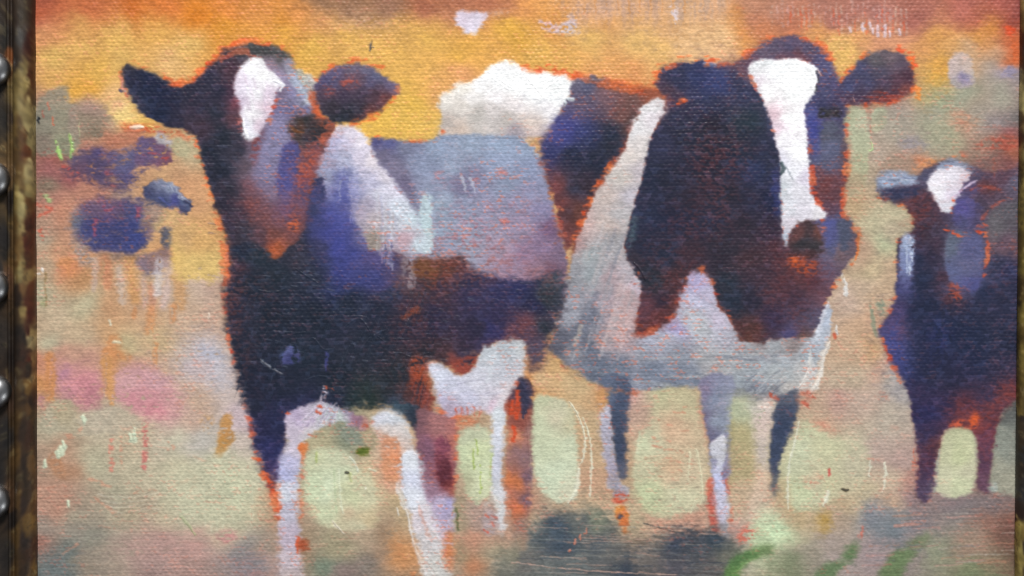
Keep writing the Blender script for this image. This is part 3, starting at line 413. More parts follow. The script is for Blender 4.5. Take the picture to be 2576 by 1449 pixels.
P([(1780,180),(1820,176),(1836,200),(1800,226),(1750,216)], (58,62,108), soft=10, w=.4, dry=.1, a=.8)
L([(1770,162),(1788,160),(1800,164)], [9,12,8], (110,124,160), h=1.6, dry=.2)
P([(1590,540),(1604,530),(1600,580),(1586,640),(1574,640)], (74,92,104), soft=5, dry=.2)
P([(1940,430),(1958,420),(1962,480),(1966,540),(1950,560)], (54,56,110), soft=6, dry=.2, dirn='v')
# white blaze
blz = [(1880,170),(1892,156),(1912,148),(1928,154),(1960,150),(1996,150),(2022,154),(2046,162),(2056,186),(2052,222),(2040,250),(2024,270),(2028,300),(2032,350),(2036,420),(2042,470),(2052,506),(2072,522),(2082,546),(2070,556),(2036,552),(2008,562),(1992,576),(1986,600),(1984,622),(1974,624),(1968,590),(1964,552),(1966,500),(1968,450),(1962,400),(1954,360),(1946,320),(1930,276),(1912,240),(1896,212)]
P(blz, [(1900,165,(226,226,228)),(1950,170,(250,252,253)),(2020,170,(250,251,252)),(2000,220,(252,253,253)),(1910,210,(222,212,220)),(1930,230,(250,250,250)),(1990,300,(252,253,253)),(1950,290,(226,196,206)),(1960,330,(222,200,212)),(1975,350,(246,244,248)),(2010,380,(250,250,252)),(1970,400,(222,220,232)),(2000,430,(238,238,244)),(1976,470,(200,206,212)),(2010,480,(228,226,234)),(2030,450,(214,206,222)),(1980,520,(214,216,224)),(2020,530,(222,218,228)),(2060,540,(226,222,226)),(1985,560,(214,206,216)),(1976,600,(180,190,206))], soft=3, jag=.45, id=21, fill=.3, h=1.5, warp=7)
halo([(1884,190),(1904,230),(1930,290),(1950,340)], 9, (206,110,92), .4, closed=False)
L([(1940,158),(1900,164)], [10,16], (222,226,228), a=.6); L([(2052,180),(2060,196),(2050,230)], [4,5,4], (70,66,70), a=.9); L([(2056,176),(2066,190)], 4, (190,170,170), h=1.5)
L([(1966,410),(1972,424),(1964,438)], [8,12,6], (46,64,70), h=2, a=.85); L([(1978,420),(1992,448)], 4, (120,130,140), a=.6)
# nose, muzzle, eye
P([(1984,600),(1996,572),(2016,558),(2044,560),(2066,566),(2072,590),(2068,630),(2052,652),(2010,652),(1986,640)], [(2000,580,(104,62,58)),(2030,575,(76,52,50)),(2020,600,(58,48,48)),(2050,610,(64,52,52)),(2000,640,(84,46,46)),(2040,640,(86,50,48)),(2066,580,(112,66,58))], soft=5, jag=.7, id=21)
halo([(1996,568),(2020,556),(2068,560),(2078,600)], 12, (190,76,58), .5, closed=False)
P([(1982,646),(2016,644),(2050,652),(2060,690),(2020,694),(1984,670)], (160,70,46), soft=7, dry=.42, dirn='f')
P([(1990,648),(2012,646),(2010,662),(1992,660)], (214,94,44), soft=3, dry=.3)
P([(2070,566),(2082,552),(2104,552),(2116,580),(2108,640),(2090,646),(2078,616)], [(2085,565,(84,88,148)),(2090,600,(84,86,136)),(2110,590,(76,80,104)),(2095,635,(88,90,124))], soft=5, dry=.05)
P([(2108,540),(2124,536),(2136,560),(2140,600),(2130,640),(2112,620)], (78,82,104), soft=5, dry=.08)
P([(2056,266),(2064,272),(2100,272),(2120,280),(2110,300),(2072,302),(2058,290)], (58,46,44), soft=5, dry=.1)
P([(2044,268),(2030,262),(2026,290),(2034,330),(2048,420),(2062,420),(2070,340),(2056,300)], [(2040,280,(84,88,140)),(2050,320,(66,70,138)),(2056,370,(76,80,132)),(2054,410,(88,90,124))], soft=5, dry=.04, dirn='v')
P([(2068,310),(2110,306),(2116,350),(2112,430),(2076,440),(2064,400)], [(2090,330,(84,86,104)),(2084,380,(90,94,122)),(2096,420,(88,86,112))], soft=7, dry=.08)
halo([(2152,600),(2150,640),(2120,690),(2090,730)], 10, (200,84,48), .6, closed=False)
L([(2160,590),(2158,630),(2152,656)], [5,7,4], (226,104,40), dry=.2)
# far ear
ear2 = [(2108,214),(2126,190),(2150,162),(2178,138),(2208,126),(2244,126),(2268,132),(2286,150),(2298,172),(2300,200),(2294,228),(2264,248),(2232,260),(2200,264),(2166,268),(2130,262),(2104,248)]
halo(ear2[0:4], 13, (226,96,40), .6, closed=False); halo(ear2[8:14], 14, OR, .55, closed=False); halo([(2264,128),(2290,140),(2300,180)], 18, (224,74,36), .7, closed=False)
P(ear2, [(2130,215,(70,70,106)),(2160,180,(72,70,100)),(2200,145,(96,90,96)),(2240,140,(104,90,98)),(2180,210,(70,66,96)),(2210,180,(80,72,92)),(2220,210,(82,62,80)),(2260,160,(92,76,92)),(2275,190,(86,48,58)),(2250,215,(90,52,62)),(2200,240,(100,54,56)),(2160,240,(76,54,74)),(2270,225,(124,66,62)),(2140,255,(92,56,66)),(2110,235,(80,62,90))], soft=3.5, jag=.55, id=22, warp=8)
P([(2190,236),(2270,222),(2260,250),(2200,262),(2150,262)], (150,62,52), soft=6, dry=.5)
L([(2146,246),(2150,256)], 4, (150,130,140), h=2)
halo([(2292,150),(2302,200),(2312,250)], 12, (226,110,40), .6, closed=False)
L([(2178,262),(2180,268)], 8, (220,80,40))

# right-hand cow: legs
P([(1496,960),(1530,966),(1538,1020),(1546,1100),(1552,1170),(1566,1220),(1578,1236),(1568,1256),(1544,1252),(1526,1200),(1516,1120),(1506,1040)], [(1505,980,(196,186,196)),(1510,1040,(180,178,194)),(1530,1100,(172,168,184)),(1540,1180,(166,158,176)),(1560,1240,(160,156,168))], soft=4, jag=.4, id=23, dirn='v', dry=.05)
P([(1504,950),(1584,950),(1582,1040),(1578,1110),(1578,1190),(1572,1216),(1552,1180),(1546,1110),(1536,1030),(1514,1000)], [(1530,980,(96,106,128)),(1560,1000,(74,84,108)),(1555,1060,(70,78,100)),(1562,1130,(64,70,90)),(1565,1190,(84,88,106))], soft=3.5, jag=.4, id=23, dirn='v', fill=.3)
L([(1548,1210),(1574,1230)], 26, (166,164,184), dry=.2, id=None) if False else L([(1550,1214),(1572,1236)], 20, (160,158,176), dry=.25)
P([(1542,1240),(1582,1240),(1586,1262),(1544,1270)], (212,76,50), soft=3, dry=.45)
P([(1544,1276),(1580,1274),(1584,1296),(1578,1320),(1582,1348),(1566,1352),(1560,1320),(1548,1300)], [(1560,1285,(224,120,40)),(1570,1310,(216,100,44)),(1572,1340,(226,110,40))], soft=3.5, jag=.8, dry=.08, h=1)
P([(1556,1290),(1568,1296),(1564,1310),(1550,1300)], (84,78,92), soft=3)
P([(1760,950),(1842,950),(1842,1040),(1838,1120),(1838,1230),(1832,1330),(1838,1370),(1818,1346),(1800,1270),(1790,1200),(1782,1120),(1770,1040)], [(1770,980,(130,122,150)),(1800,990,(130,138,160)),(1830,1000,(148,152,172)),(1775,1060,(106,96,122)),(1785,1120,(88,86,114)),(1815,1070,(138,146,164)),(1828,1110,(136,140,166)),(1800,1180,(160,160,184)),(1832,1180,(126,118,150)),(1810,1230,(190,192,214)),(1815,1290,(184,182,200)),(1826,1340,(176,174,182))], soft=4, jag=.4, id=24, dirn='v')
P([(1786,1112),(1802,1106),(1814,1094),(1822,1090),(1826,1110),(1822,1160),(1818,1190),(1826,1240),(1830,1300),(1820,1320),(1800,1280),(1794,1230),(1796,1190),(1804,1160),(1790,1150)], [(1810,1110,(206,206,214)),(1805,1140,(196,196,206)),(1806,1200,(188,192,224)),(1812,1250,(198,196,216)),(1815,1300,(190,186,204))], soft=2.5, jag=.5, id=24, h=2.2, fill=.4, dirn='v', dry=.05)
for p_, w_ in [([(1784,1210),(1788,1270),(1800,1330)],20),([(1828,1210),(1832,1240)],10),([(1842,1280),(1840,1310)],10)]: L(p_, w_, (206,80,58), dry=.28, dirn='h')
P([(1780,1240),(1796,1236),(1806,1330),(1790,1330)], (190,80,70), soft=5, dry=.15)
P([(1850,990),(1900,1000),(1950,1000),(1944,1080),(1934,1160),(1936,1250),(1920,1290),(1880,1310),(1896,1200),(1900,1100),(1880,1040)], [(1870,1010,(170,166,150)),(1920,1020,(212,190,180)),(1925,1080,(206,176,164)),(1925,1150,(190,170,160)),(1915,1220,(206,168,138)),(1920,1270,(200,168,140))], soft=7, w=.3, dry=.06)
P([(1954,994),(1980,990),(2008,976),(2004,1040),(1988,1090),(1974,1130),(1962,1180),(1956,1230),(1946,1270),(1936,1200),(1940,1120),(1946,1050)], [(1980,1010,(88,94,110)),(1985,1040,(66,72,92)),(1965,1090,(60,66,88)),(1955,1150,(64,70,92)),(1948,1220,(98,100,108)),(1945,1250,(130,126,120))], soft=3.5, jag=.4, id=25, dirn='v', fill=.3)
P([(2006,984),(2050,980),(2040,1010),(2010,1030)], (190,120,96), soft=6, dry=.3)
for x, y in [(2040,995),(2030,1020),(1950,1000)]: L([(x-12,y-8),(x+8,y+4)], 10, (200,84,62), dry=.35)

# --- light between the legs on the right
P([(1300,880),(1384,890),(1430,930),(1490,968),(1530,980),(1520,1040),(1480,1030),(1420,1000),(1350,990),(1320,1000)], [(1340,920,(206,130,70)),(1400,930,(208,158,96)),(1450,975,(198,160,108)),(1330,970,(214,132,66)),(1370,960,(204,160,108)),(1500,1000,(200,146,96))], soft=6, dry=.04)
P([(1384,890),(1430,926),(1484,962),(1540,978),(1500,982),(1440,950)], (150,160,120), soft=8, dry=.5)
P([(1332,1026),(1344,998),(1368,990),(1390,1000),(1430,1008),(1442,1040),(1450,1080),(1456,1130),(1454,1200),(1456,1250),(1430,1266),(1390,1262),(1360,1236),(1342,1190),(1330,1110)], [(1360,1010,(186,190,146)),(1390,1040,(196,186,150)),(1380,1120,(192,200,158)),(1420,1120,(196,204,164)),(1400,1200,(196,208,170)),(1370,1220,(194,204,166)),(1430,1060,(186,178,136)),(1440,1240,(204,200,164)),(1350,1080,(190,196,154))], soft=6, jag=.4, fill=.35, h=1.2)
for p_, w_ in [([(1432,1010),(1452,1040),(1466,1076),(1472,1110),(1468,1150),(1458,1172)],[3,5,5,3]),([(1468,1052),(1480,1090),(1487,1130),(1488,1190),(1484,1250)],[3,4,5,4]),([(1322,1036),(1328,1100),(1336,1190)],[4,5,3]),([(1456,1180),(1450,1230),(1430,1266)],[8,12,6])]: L(p_, w_, (224,222,192), h=2.4, a=.9)
P([(1640,1000),(1660,980),(1720,978),(1750,1000),(1768,1060),(1776,1130),(1778,1210),(1764,1270),(1720,1296),(1660,1300),(1620,1290),(1598,1240),(1592,1180),(1600,1120),(1616,1086),(1644,1060)], [(1660,1000,(180,172,126)),(1720,1000,(182,168,124)),(1620,1120,(194,200,154)),(1650,1120,(190,182,142)),(1700,1090,(204,160,122)),(1620,1190,(190,182,140)),(1680,1180,(200,158,118)),(1700,1240,(196,192,148)),(1640,1250,(184,192,140)),(1740,1180,(196,172,134)),(1740,1240,(196,188,146)),(1680,1210,(204,170,130)),(1620,1270,(180,180,130))], soft=8, jag=.6, dry=.03, fill=.2)
for p_, w_ in [([(1735,1138),(1734,1170),(1730,1210)],[6,5,3]),([(1752,1132),(1756,1148),(1764,1200),(1767,1250),(1762,1270)],[5,4,4,3]),([(1748,1260),(1738,1292)],[4,2])]: L(p_, w_, (216,204,160), h=2)
for k in range(26):
    x = 1620 + 130 * rng.random(); y = 1020 + 180 * rng.random(); L([(x, y), (x + 30 * rng.random(), y + 2)], 5, (208,112,82), dry=.4, dirn='h', a=.6)
L([(1608,1090),(1604,1140)], 6, (206,212,168), a=.7)
P([(1840,1020),(1880,1010),(1892,1100),(1890,1220),(1870,1300),(1842,1280)], [(1860,1030,(168,174,136)),(1865,1100,(166,150,100)),(1860,1180,(170,148,100)),(1870,1260,(190,156,120))], soft=7, w=.3, dry=.04, dirn='v')
P([(1996,1130),(2006,1090),(2020,1050),(2040,1030),(2050,1070),(2110,1100),(2180,1120),(2180,1220),(2140,1240),(2080,1260),(2070,1280),(2040,1282),(1990,1290),(1982,1240),(1984,1170)], [(2020,1070,(184,186,140)),(2020,1150,(190,194,152)),(2080,1140,(190,186,140)),(2100,1200,(188,180,134)),(2020,1240,(188,196,146)),(2150,1160,(184,172,138)),(2150,1220,(192,176,136)),(2060,1200,(190,180,140)),(2050,1260,(188,184,142))], soft=10, jag=.5, dry=.03, fill=.25)
for p_, w_ in [([(2010,1060),(2000,1110),(1986,1160),(1982,1230),(1982,1282)],[3,4,4,5,3]),([(2082,1236),(2078,1256),(2070,1274)],[7,10,4]),([(2189,1160),(2186,1200)],[3,3]),([(2225,1164),(2228,1190),(2224,1220),(2222,1236)],[4,6,4,3])]: L(p_, w_, (222,220,192), h=2.4, a=.9)
L([(2118,1230),(2128,1234),(2134,1231)], [5,8,4], (70,58,40), h=2)
for x, y, w_ in [(2060,1070,70),(2100,1082,50),(2060,1200,50),(2040,1216,60),(2200,1160,60),(2250,1080,40),(2085,1190,10),(2220,1000,50)]: P([(x-w_/2,y-9),(x+w_/2,y-9),(x+w_/2,y+9),(x-w_/2,y+9)], (210,104,80), soft=7, dry=.5)
L([(2086,1180),(2086,1196)], 6, (204,72,64)); L([(2190,760),(2200,830),(2214,850)], [3,10,4], (128,140,110), a=.9) ; P([(2204,756),(2226,756),(2226,790),(2216,800)], (128,138,112), soft=4, dry=.1)
for k in range(3): L([(2120+4*k,690+10*k),(2126+3*k,740)], 5, (214,214,210), h=2, dry=.2, a=.8)
L([(2104,820),(2106,840)], 5, (206,204,200), h=1.5); L([(2098,840),(2102,850)], 7, (206,80,50))

# shade under the right-hand cow
P([(400,1190),(500,1150),(600,1156),(652,1200),(676,1290),(640,1336),(520,1336),(430,1300)], [(480,1220,(188,184,146)),(600,1230,(194,194,152)),(560,1300,(188,186,146))], soft=15, w=.35, a=.8)
P([(1240,1400),(1290,1372),(1338,1322),(1378,1298),(1440,1290),(1480,1276),(1530,1290),(1548,1320),(1590,1350),(1630,1352),(1680,1338),(1760,1332),(1812,1336),(1844,1370),(1880,1395),(1850,1420),(1826,1460),(1826,1510),(1290,1510),(1250,1450)],
  [(1390,1330,(71,83,95)),(1340,1340,(86,97,102)),(1450,1310,(92,99,100)),(1490,1300,(108,116,100)),(1400,1380,(66,78,91)),(1500,1360,(79,87,95)),(1550,1400,(90,93,95)),(1600,1350,(113,99,87)),(1700,1360,(58,66,81)),(1660,1340,(82,87,89)),(1760,1390,(71,74,82)),(1800,1350,(58,68,79)),(1330,1420,(103,103,102)),(1290,1390,(124,119,100)),(1620,1390,(103,99,97)),(1580,1430,(58,66,79)),(1450,1430,(90,99,102)),(1380,1440,(100,106,105)),(1700,1430,(79,79,89)),(1800,1420,(90,87,89)),(1830,1390,(103,103,93))], soft=9, jag=.8, w=.3, dirn='s', a=.92)
for k in range(60):
    x = 1280 + 480 * rng.random(); y = 1320 + 130 * rng.random(); l = 40 + 90 * rng.random()
    L([(x, y), (x + l, y + 5 * rng.random())], 2.4, [(140,136,126),(60,68,80),(118,124,124),(190,140,120)][k % 4], a=.5)
L([(1288,1414),(1420,1430),(1560,1440),(1700,1446)], 2.4, (206,150,130), a=.8)
for p_ in [[(1474,1330),(1473,1340)],[(1462,1344),(1458,1356)],[(1448,1356),(1446,1368)],[(1434,1382),(1428,1386)]]: L(p_, 4, (214,110,84))
L([(1620,1316),(1680,1334),(1720,1342)], 3, (70,78,80), a=.8)

# bottom right: grass, ochre and green marks (as much of the signature's strokes as the frame leaves)
P([(1900,1290),(1935,1280),(1985,1330),(2004,1350),(1996,1372),(1950,1380),(1900,1370),(1890,1330)], [(1920,1310,(196,206,158)),(1950,1340,(190,216,162)),(1985,1350,(186,202,150)),(1910,1360,(178,196,146))], soft=8, w=.3, dry=.02)
P([(1850,1340),(1900,1316),(1904,1350),(1880,1384),(1856,1372)], (206,96,76), soft=6, dry=.48)
P([(2056,1300),(2076,1284),(2098,1296),(2092,1336),(2066,1346),(2052,1330)], (178,134,58), soft=7, w=.3, dry=.1)
P([(2180,1290),(2200,1262),(2230,1276),(2300,1290),(2350,1310),(2340,1350),(2260,1356),(2200,1356)], [(2200,1290,(118,122,134)),(2260,1310,(122,120,122)),(2240,1340,(104,114,124)),(2320,1330,(118,110,118))], soft=10, jag=.9, w=.3, dirn='s', a=.85)
P([(2350,1262),(2440,1248),(2560,1238),(2560,1276),(2460,1290),(2360,1292)], (118,108,112), soft=10, w=.35, dry=.1, dirn='s', a=.8)
sg = [[(1812,1510),(1822,1440),(1846,1404),(1878,1384),(1920,1374),(1952,1372),(1956,1388),(1924,1396),(1890,1412),(1864,1436),(1850,1510)],
      [(2116,1396),(2136,1374),(2160,1362),(2158,1396),(2140,1412),(2120,1412)],
      [(2040,1510),(2052,1450),(2078,1420),(2118,1406),(2150,1404),(2130,1430),(2106,1444),(2100,1510)],
      [(2200,1510),(2214,1440),(2232,1404),(2262,1378),(2306,1352),(2344,1336),(2348,1350),(2326,1376),(2290,1412),(2272,1440),(2266,1510)]]
for i, q_ in enumerate(sg): P(q_, [(1850,1400,(84,124,70)),(1950,1380,(110,134,88)),(1840,1440,(92,132,72)),(2140,1385,(96,124,82)),(2080,1440,(104,130,90)),(2240,1420,(104,128,86)),(2320,1360,(116,128,96))], soft=5, w=.25, jag=.5, id=50 + i, dirn='s', a=.9)
L([(1848,1440),(1880,1414),(1910,1400)], [4,10,4], (120,160,90), a=.6)
P([(1926,1374),(1950,1384),(1950,1440),(1944,1510),(1926,1510),(1930,1440)], (106,126,84), soft=9, w=.4, a=.7)
P([(2420,1436),(2480,1420),(2540,1440),(2540,1510),(2400,1510)], (112,128,92), soft=16, w=.4, dry=.2, dirn='s', a=.7)
P([(2300,1400),(2340,1380),(2440,1390),(2420,1430),(2320,1440)], (136,132,104), soft=14, w=.4, dry=.3, dirn='s', a=.7)
for k in range(40):
    x = 2100 + 420 * rng.random(); y = 1290 + 150 * rng.random(); L([(x, y), (x + 70, y - 4)], 4, [(186,112,84),(160,140,130),(108,112,120),(190,120,110)][k % 4], dry=.3, dirn='s', a=.5)
L([(2170,1330),(2164,1350)], 14, (196,96,80), dry=.4)

# ---------------------------------------------------------------- cow at the right edge
c3 = [(2206,456),(2212,440),(2236,432),(2276,436),(2304,442),(2330,424),(2356,408),(2400,400),(2440,412),(2466,430),(2500,436),(2560,420),(2575,420),(2575,1010),(2550,1020),(2528,1034),(2512,1080),(2500,1150),(2494,1230),(2482,1244),(2462,1236),(2462,1170),(2456,1110),(2436,1078),(2400,1074),(2374,1090),(2362,1130),(2350,1200),(2342,1258),(2322,1262),(2306,1240),(2310,1180),(2304,1110),(2296,1050),(2286,990),(2270,950),(2246,920),(2228,876),(2216,836),(2226,800),(2244,770),(2252,720),(2254,650),(2258,600),(2290,590),(2300,560),(2284,530),(2250,510),(2212,494)]
halo(c3[36:44], 12, OR, .5, closed=False); halo([(2212,494),(2250,508),(2286,532),(2300,560)], 13, OR, .6, closed=False); halo([(2300,420),(2360,404),(2420,396)], 12, (218,110,56), .55, closed=False)
P(c3, [(2230,450,(130,144,170)),(2280,448,(124,138,164)),(2230,480,(66,62,84)),(2290,475,(64,52,72)),(2310,500,(84,48,54)),(2280,505,(92,54,58)),(2320,530,(80,48,54)),(2300,545,(110,58,56)),(2330,580,(64,44,54)),(2300,600,(70,46,60)),(2320,440,(78,74,98)),(2420,406,(110,118,140)),(2460,440,(80,70,92)),(2450,480,(84,72,110)),(2480,470,(100,56,58)),(2530,450,(96,66,80)),(2550,460,(98,94,116)),(2420,520,(82,78,122)),(2440,540,(78,72,112)),(2470,520,(78,58,72)),(2510,560,(96,92,98)),(2540,540,(94,86,94)),(2530,600,(100,76,90)),(2560,620,(86,66,84)),(2500,620,(88,74,88)),(2500,670,(60,56,78)),(2540,680,(58,54,84)),(2400,620,(94,100,124)),(2440,620,(86,88,126)),(2400,680,(90,94,130)),(2450,690,(78,80,122)),(2420,720,(84,84,124)),(2360,620,(70,48,60)),(2370,700,(78,48,58)),(2340,640,(56,42,58)),(2300,650,(48,46,68)),(2320,700,(42,42,62)),(2300,780,(44,42,64)),(2270,720,(72,70,116)),(2256,780,(76,62,100)),(2250,830,(80,66,100)),(2240,870,(66,70,126)),(2260,900,(60,62,112)),(2340,780,(40,40,60)),(2400,760,(96,54,56)),(2400,820,(42,42,62)),(2480,740,(48,48,72)),(2500,800,(54,46,68)),(2540,760,(58,50,70)),(2540,860,(52,46,62)),(2450,850,(42,42,64)),(2360,830,(44,48,88)),(2450,910,(46,46,76)),(2350,920,(42,40,62)),(2290,940,(50,48,86)),(2310,980,(60,44,72)),(2400,960,(56,42,62)),(2420,1010,(96,48,56)),(2360,1010,(58,42,70)),(2480,990,(70,48,70)),(2500,1030,(104,54,60)),(2530,990,(120,60,62)),(2520,930,(92,62,80)),(2330,1040,(50,42,78)),(2330,1090,(62,46,74)),(2350,1120,(90,48,54)),(2330,1160,(84,48,66)),(2320,1200,(80,54,78)),(2340,1230,(88,72,96)),(2320,1245,(84,64,86)),(2440,1060,(126,62,62)),(2480,1100,(104,56,72)),(2485,1160,(96,60,80)),(2478,1220,(104,70,88)),(2460,1080,(124,60,62))], soft=3.5, jag=.6, id=30, warp=8)
P([(2310,740),(2330,660),(2376,740),(2480,752),(2560,700),(2560,930),(2440,975),(2310,960),(2290,860)], [(2340,760,(42,40,60)),(2450,850,(42,42,64)),(2530,800,(50,46,66)),(2400,930,(46,40,62))], soft=14, w=.35, a=.75)
hd3 = [(2306,440),(2330,424),(2356,408),(2400,400),(2440,412),(2466,440),(2480,500),(2490,560),(2484,640),(2470,720),(2430,740),(2390,720),(2370,650),(2330,600),(2300,560),(2310,500)]
_s = box(2290,390,2500,760); _m = inside(spl(hd3), _s); IDM[_s][_m & (IDM[_s] == 30)] = 31
_s = box(2190,420,2320,520); _m = inside(spl([(2200,470),(2212,440),(2276,434),(2308,444),(2306,490),(2260,510),(2210,494)]), _s); IDM[_s][_m & (IDM[_s] == 30)] = 32
for q_ in ([(2286,1000),(2380,1050),(2362,1130),(2350,1200),(2340,1262),(2306,1262),(2300,1110)], [(2440,1076),(2530,1030),(2500,1150),(2492,1244),(2460,1240)]):
    _s = box(2270,990,2560,1280); _m = inside(np.array(q_, np.float32), _s); IDM[_s][_m & (IDM[_s] == 30)] = 33 if q_[0][0] < 2300 else 34
P([(2214,452),(2222,438),(2262,432),(2290,440),(2310,452),(2300,468),(2250,468),(2216,468)], [(2240,448,(158,172,196)),(2280,452,(148,162,188)),(2220,460,(118,130,158))], soft=4, jag=.7, dry=.06)
for k in range(7): L([(2216+10*k,446+3*(k%3)),(2262+7*k,450+3*(k%2))], 3.4, (196,206,222) if k % 2 else (110,120,150), a=.7, h=1)
P([(2228,476),(2300,470),(2320,486),(2280,500),(2230,494)], (58,54,80), soft=5, dry=.05)
P([(2352,430),(2366,408),(2400,400),(2424,408),(2440,436),(2420,440),(2370,440)], (136,146,170), soft=5, dry=.08)
P([(2330,470),(2338,446),(2352,428),(2372,424),(2400,416),(2430,424),(2444,450),(2426,462),(2414,490),(2400,512),(2386,540),(2374,536),(2358,512),(2346,492)], [(2370,450,(232,228,236)),(2400,440,(226,222,232)),(2360,480,(234,232,238)),(2390,490,(222,214,230)),(2380,520,(220,220,230)),(2420,450,(206,190,200))], soft=3.5, jag=.6, fill=.3, h=1.5, warp=6)
for k in range(5): L([(2396+6*k,500-6*k),(2440+4*k,462-2*k)], 4, (172,130,170) if k % 2 else (214,206,226), a=.6)
P([(2398,530),(2408,508),(2440,500),(2466,510),(2476,540),(2464,570),(2420,580),(2396,564)], [(2410,530,(84,78,140)),(2440,520,(84,78,130)),(2460,545,(76,64,92)),(2420,560,(76,74,110))], soft=5, dry=.08)
P([(2380,600),(2400,582),(2440,584),(2470,600),(2472,660),(2466,720),(2450,732),(2410,722),(2384,700),(2376,650)], [(2400,610,(94,102,122)),(2440,620,(86,88,128)),(2400,680,(90,96,134)),(2450,710,(78,80,132)),(2430,660,(92,94,128))], soft=4, dry=.04, fill=.2)
halo([(2396,500),(2388,540),(2384,580),(2440,588),(2470,580)], 12, (216,76,40), .6, closed=False); halo([(2478,570),(2484,620),(2478,680),(2466,720)], 10, (206,84,52), .55, closed=False)
P([(2384,700),(2420,720),(2440,736),(2420,760),(2396,750)], (180,76,48), soft=6, dry=.45, dirn='f', a=.8)
P([(2486,580),(2500,530),(2540,516),(2575,510),(2575,640),(2530,640),(2494,630)], [(2510,560,(98,94,100)),(2550,540,(92,88,96)),(2530,600,(104,80,94))], soft=6, dry=.08)
for p_, w_ in [([(2470,550),(2500,520),(2530,500)],10),([(2460,570),(2486,580)],10),([(2440,480),(2480,470),(2520,480)],10),([(2500,400),(2500,440)],8),([(2520,380),(2550,370)],8)]: L(p_, w_, (190,80,58), dry=.45, dirn='h', a=.55)
P([(2266,600),(2276,590),(2298,592),(2300,640),(2296,680),(2290,720),(2268,726),(2262,680)], [(2285,610,(150,166,196)),(2275,650,(120,130,170)),(2290,660,(130,144,186)),(2278,710,(84,86,130))], soft=4, jag=.5, dry=.05, dirn='v')
L([(2292,600),(2294,640),(2288,690)], [8,9,4], (190,202,222), dry=.25, h=1.6); L([(2282,600),(2282,690)], [7,4], (170,182,210), dry=.3)
P([(2228,850),(2246,800),(2262,800),(2272,900),(2290,950),(2268,946),(2242,906)], (68,72,132), soft=8, w=.35, dry=.12, dirn='v')
P([(2348,800),(2374,800),(2384,880),(2352,880)], (52,56,108), soft=10, w=.4, dry=.25, dirn='v', a=.8)
halo([(2262,600),(2256,680),(2252,740),(2236,790)], 12, (204,96,70), .42, closed=False); halo([(2216,836),(2228,884),(2256,936),(2290,1010)], 9, (196,84,60), .5, closed=False)
for x, y, w_, h_ in [(2310,560,40,60),(2330,520,40,40),(2530,990,60,60),(2420,1030,90,40),(2500,1040,60,60),(2400,750,50,50),(2520,720,40,30),(2350,1150,30,90),(2490,1120,30,110),(2300,500,40,30),(2480,420,60,30),(2260,830,30,50)]:
    P([(x-w_/2,y-h_/2),(x+w_/2,y-h_/2),(x+w_/2,y+h_/2),(x-w_/2,y+h_/2)], (160,60,46), soft=10, w=.4, dry=.5, dirn='f', a=.32)
P([(2440,1046),(2452,1036),(2464,1046),(2458,1080),(2440,1070)], (222,92,44), soft=5, dry=.15); P([(2376,1080),(2400,1056),(2440,1060),(2450,1080),(2400,1078)], (206,90,60), soft=5, dry=.3)
L([(2302,1130),(2302,1180)], 10, (220,76,46), dry=.3)
P([(2358,1240),(2356,1180),(2366,1120),(2376,1090),(2400,1076),(2430,1078),(2450,1096),(2456,1150),(2454,1210),(2450,1236),(2400,1250)], [(2400,1090,(172,172,128)),(2380,1140,(186,184,140)),(2410,1140,(190,194,140)),(2440,1180,(190,184,146)),(2380,1210,(192,188,148)),(2420,1220,(192,196,148))], soft=5, jag=.4, fill=.3)
L([(2364,1130),(2356,1180),(2354,1240)], [4,7,5], (150,160,150), a=.8)
P([(2500,1120),(2514,1070),(2534,1026),(2575,1016),(2575,1240),(2530,1240),(2496,1240)], [(2540,1050,(96,98,96)),(2530,1110,(128,132,120)),(2520,1180,(146,144,124)),(2550,1210,(150,146,124))], soft=5, dry=.04)
P([(2490,1244),(2494,1210),(2504,1212),(2510,1234)], (160,172,164), soft=4)

# ---------------------------------------------------------------- left-hand cow: back and flank
flank = [(930,348),(960,345),(1000,352),(1060,356),(1104,344),(1180,338),(1256,338),(1310,346),(1340,364),(1360,410),(1376,466),(1392,520),(1404,580),(1420,640),(1424,750),(1330,760),(1230,750),(1160,720),(1040,720),(1010,600),(980,500),(950,420)]
halo([(930,344),(980,356),(1040,360),(1100,350),(1110,336)], 16, (214,90,46), .62, closed=False)
P(flank, [(950,358,(82,80,128)),(980,365,(90,92,140)),(970,400,(108,102,128)),(1030,370,(120,124,150)),(1100,370,(142,156,182)),(1180,360,(152,166,190)),(1260,370,(150,166,192)),(1320,380,(146,160,186)),(1000,430,(124,118,144)),(1060,420,(140,150,178)),(1140,420,(148,160,184)),(1250,410,(146,158,186)),(1330,430,(140,150,180)),(1010,470,(112,104,132)),(1080,470,(142,150,176)),(1200,460,(130,132,160)),(1150,470,(124,124,150)),(1280,470,(140,150,176)),(1340,490,(140,142,172)),(1110,510,(152,168,188)),(1160,520,(146,154,180)),(1220,520,(150,146,172)),(1300,520,(146,142,170)),(1360,540,(136,130,164)),(1110,580,(150,162,184)),(1170,580,(152,156,180)),(1240,570,(150,148,172)),(1310,580,(150,138,164)),(1250,620,(166,146,166)),(1180,630,(150,152,172)),(1110,630,(140,146,170)),(1320,630,(144,120,148)),(1370,620,(132,112,142)),(1380,580,(116,90,120)),(1400,650,(122,102,126)),(1280,660,(160,136,160)),(1340,680,(150,116,132)),(1380,690,(110,84,104))], soft=4, jag=.5, id=10, warp=10)
for k in range(26):
    x = 1080 + 250 * rng.random(); y = 440 + 220 * rng.random(); P([(x-16,y-12),(x+16,y-12),(x+16,y+12),(x-16,y+12)], (172,112,124), soft=9, w=.4, dry=.55, dirn='f', a=.55)
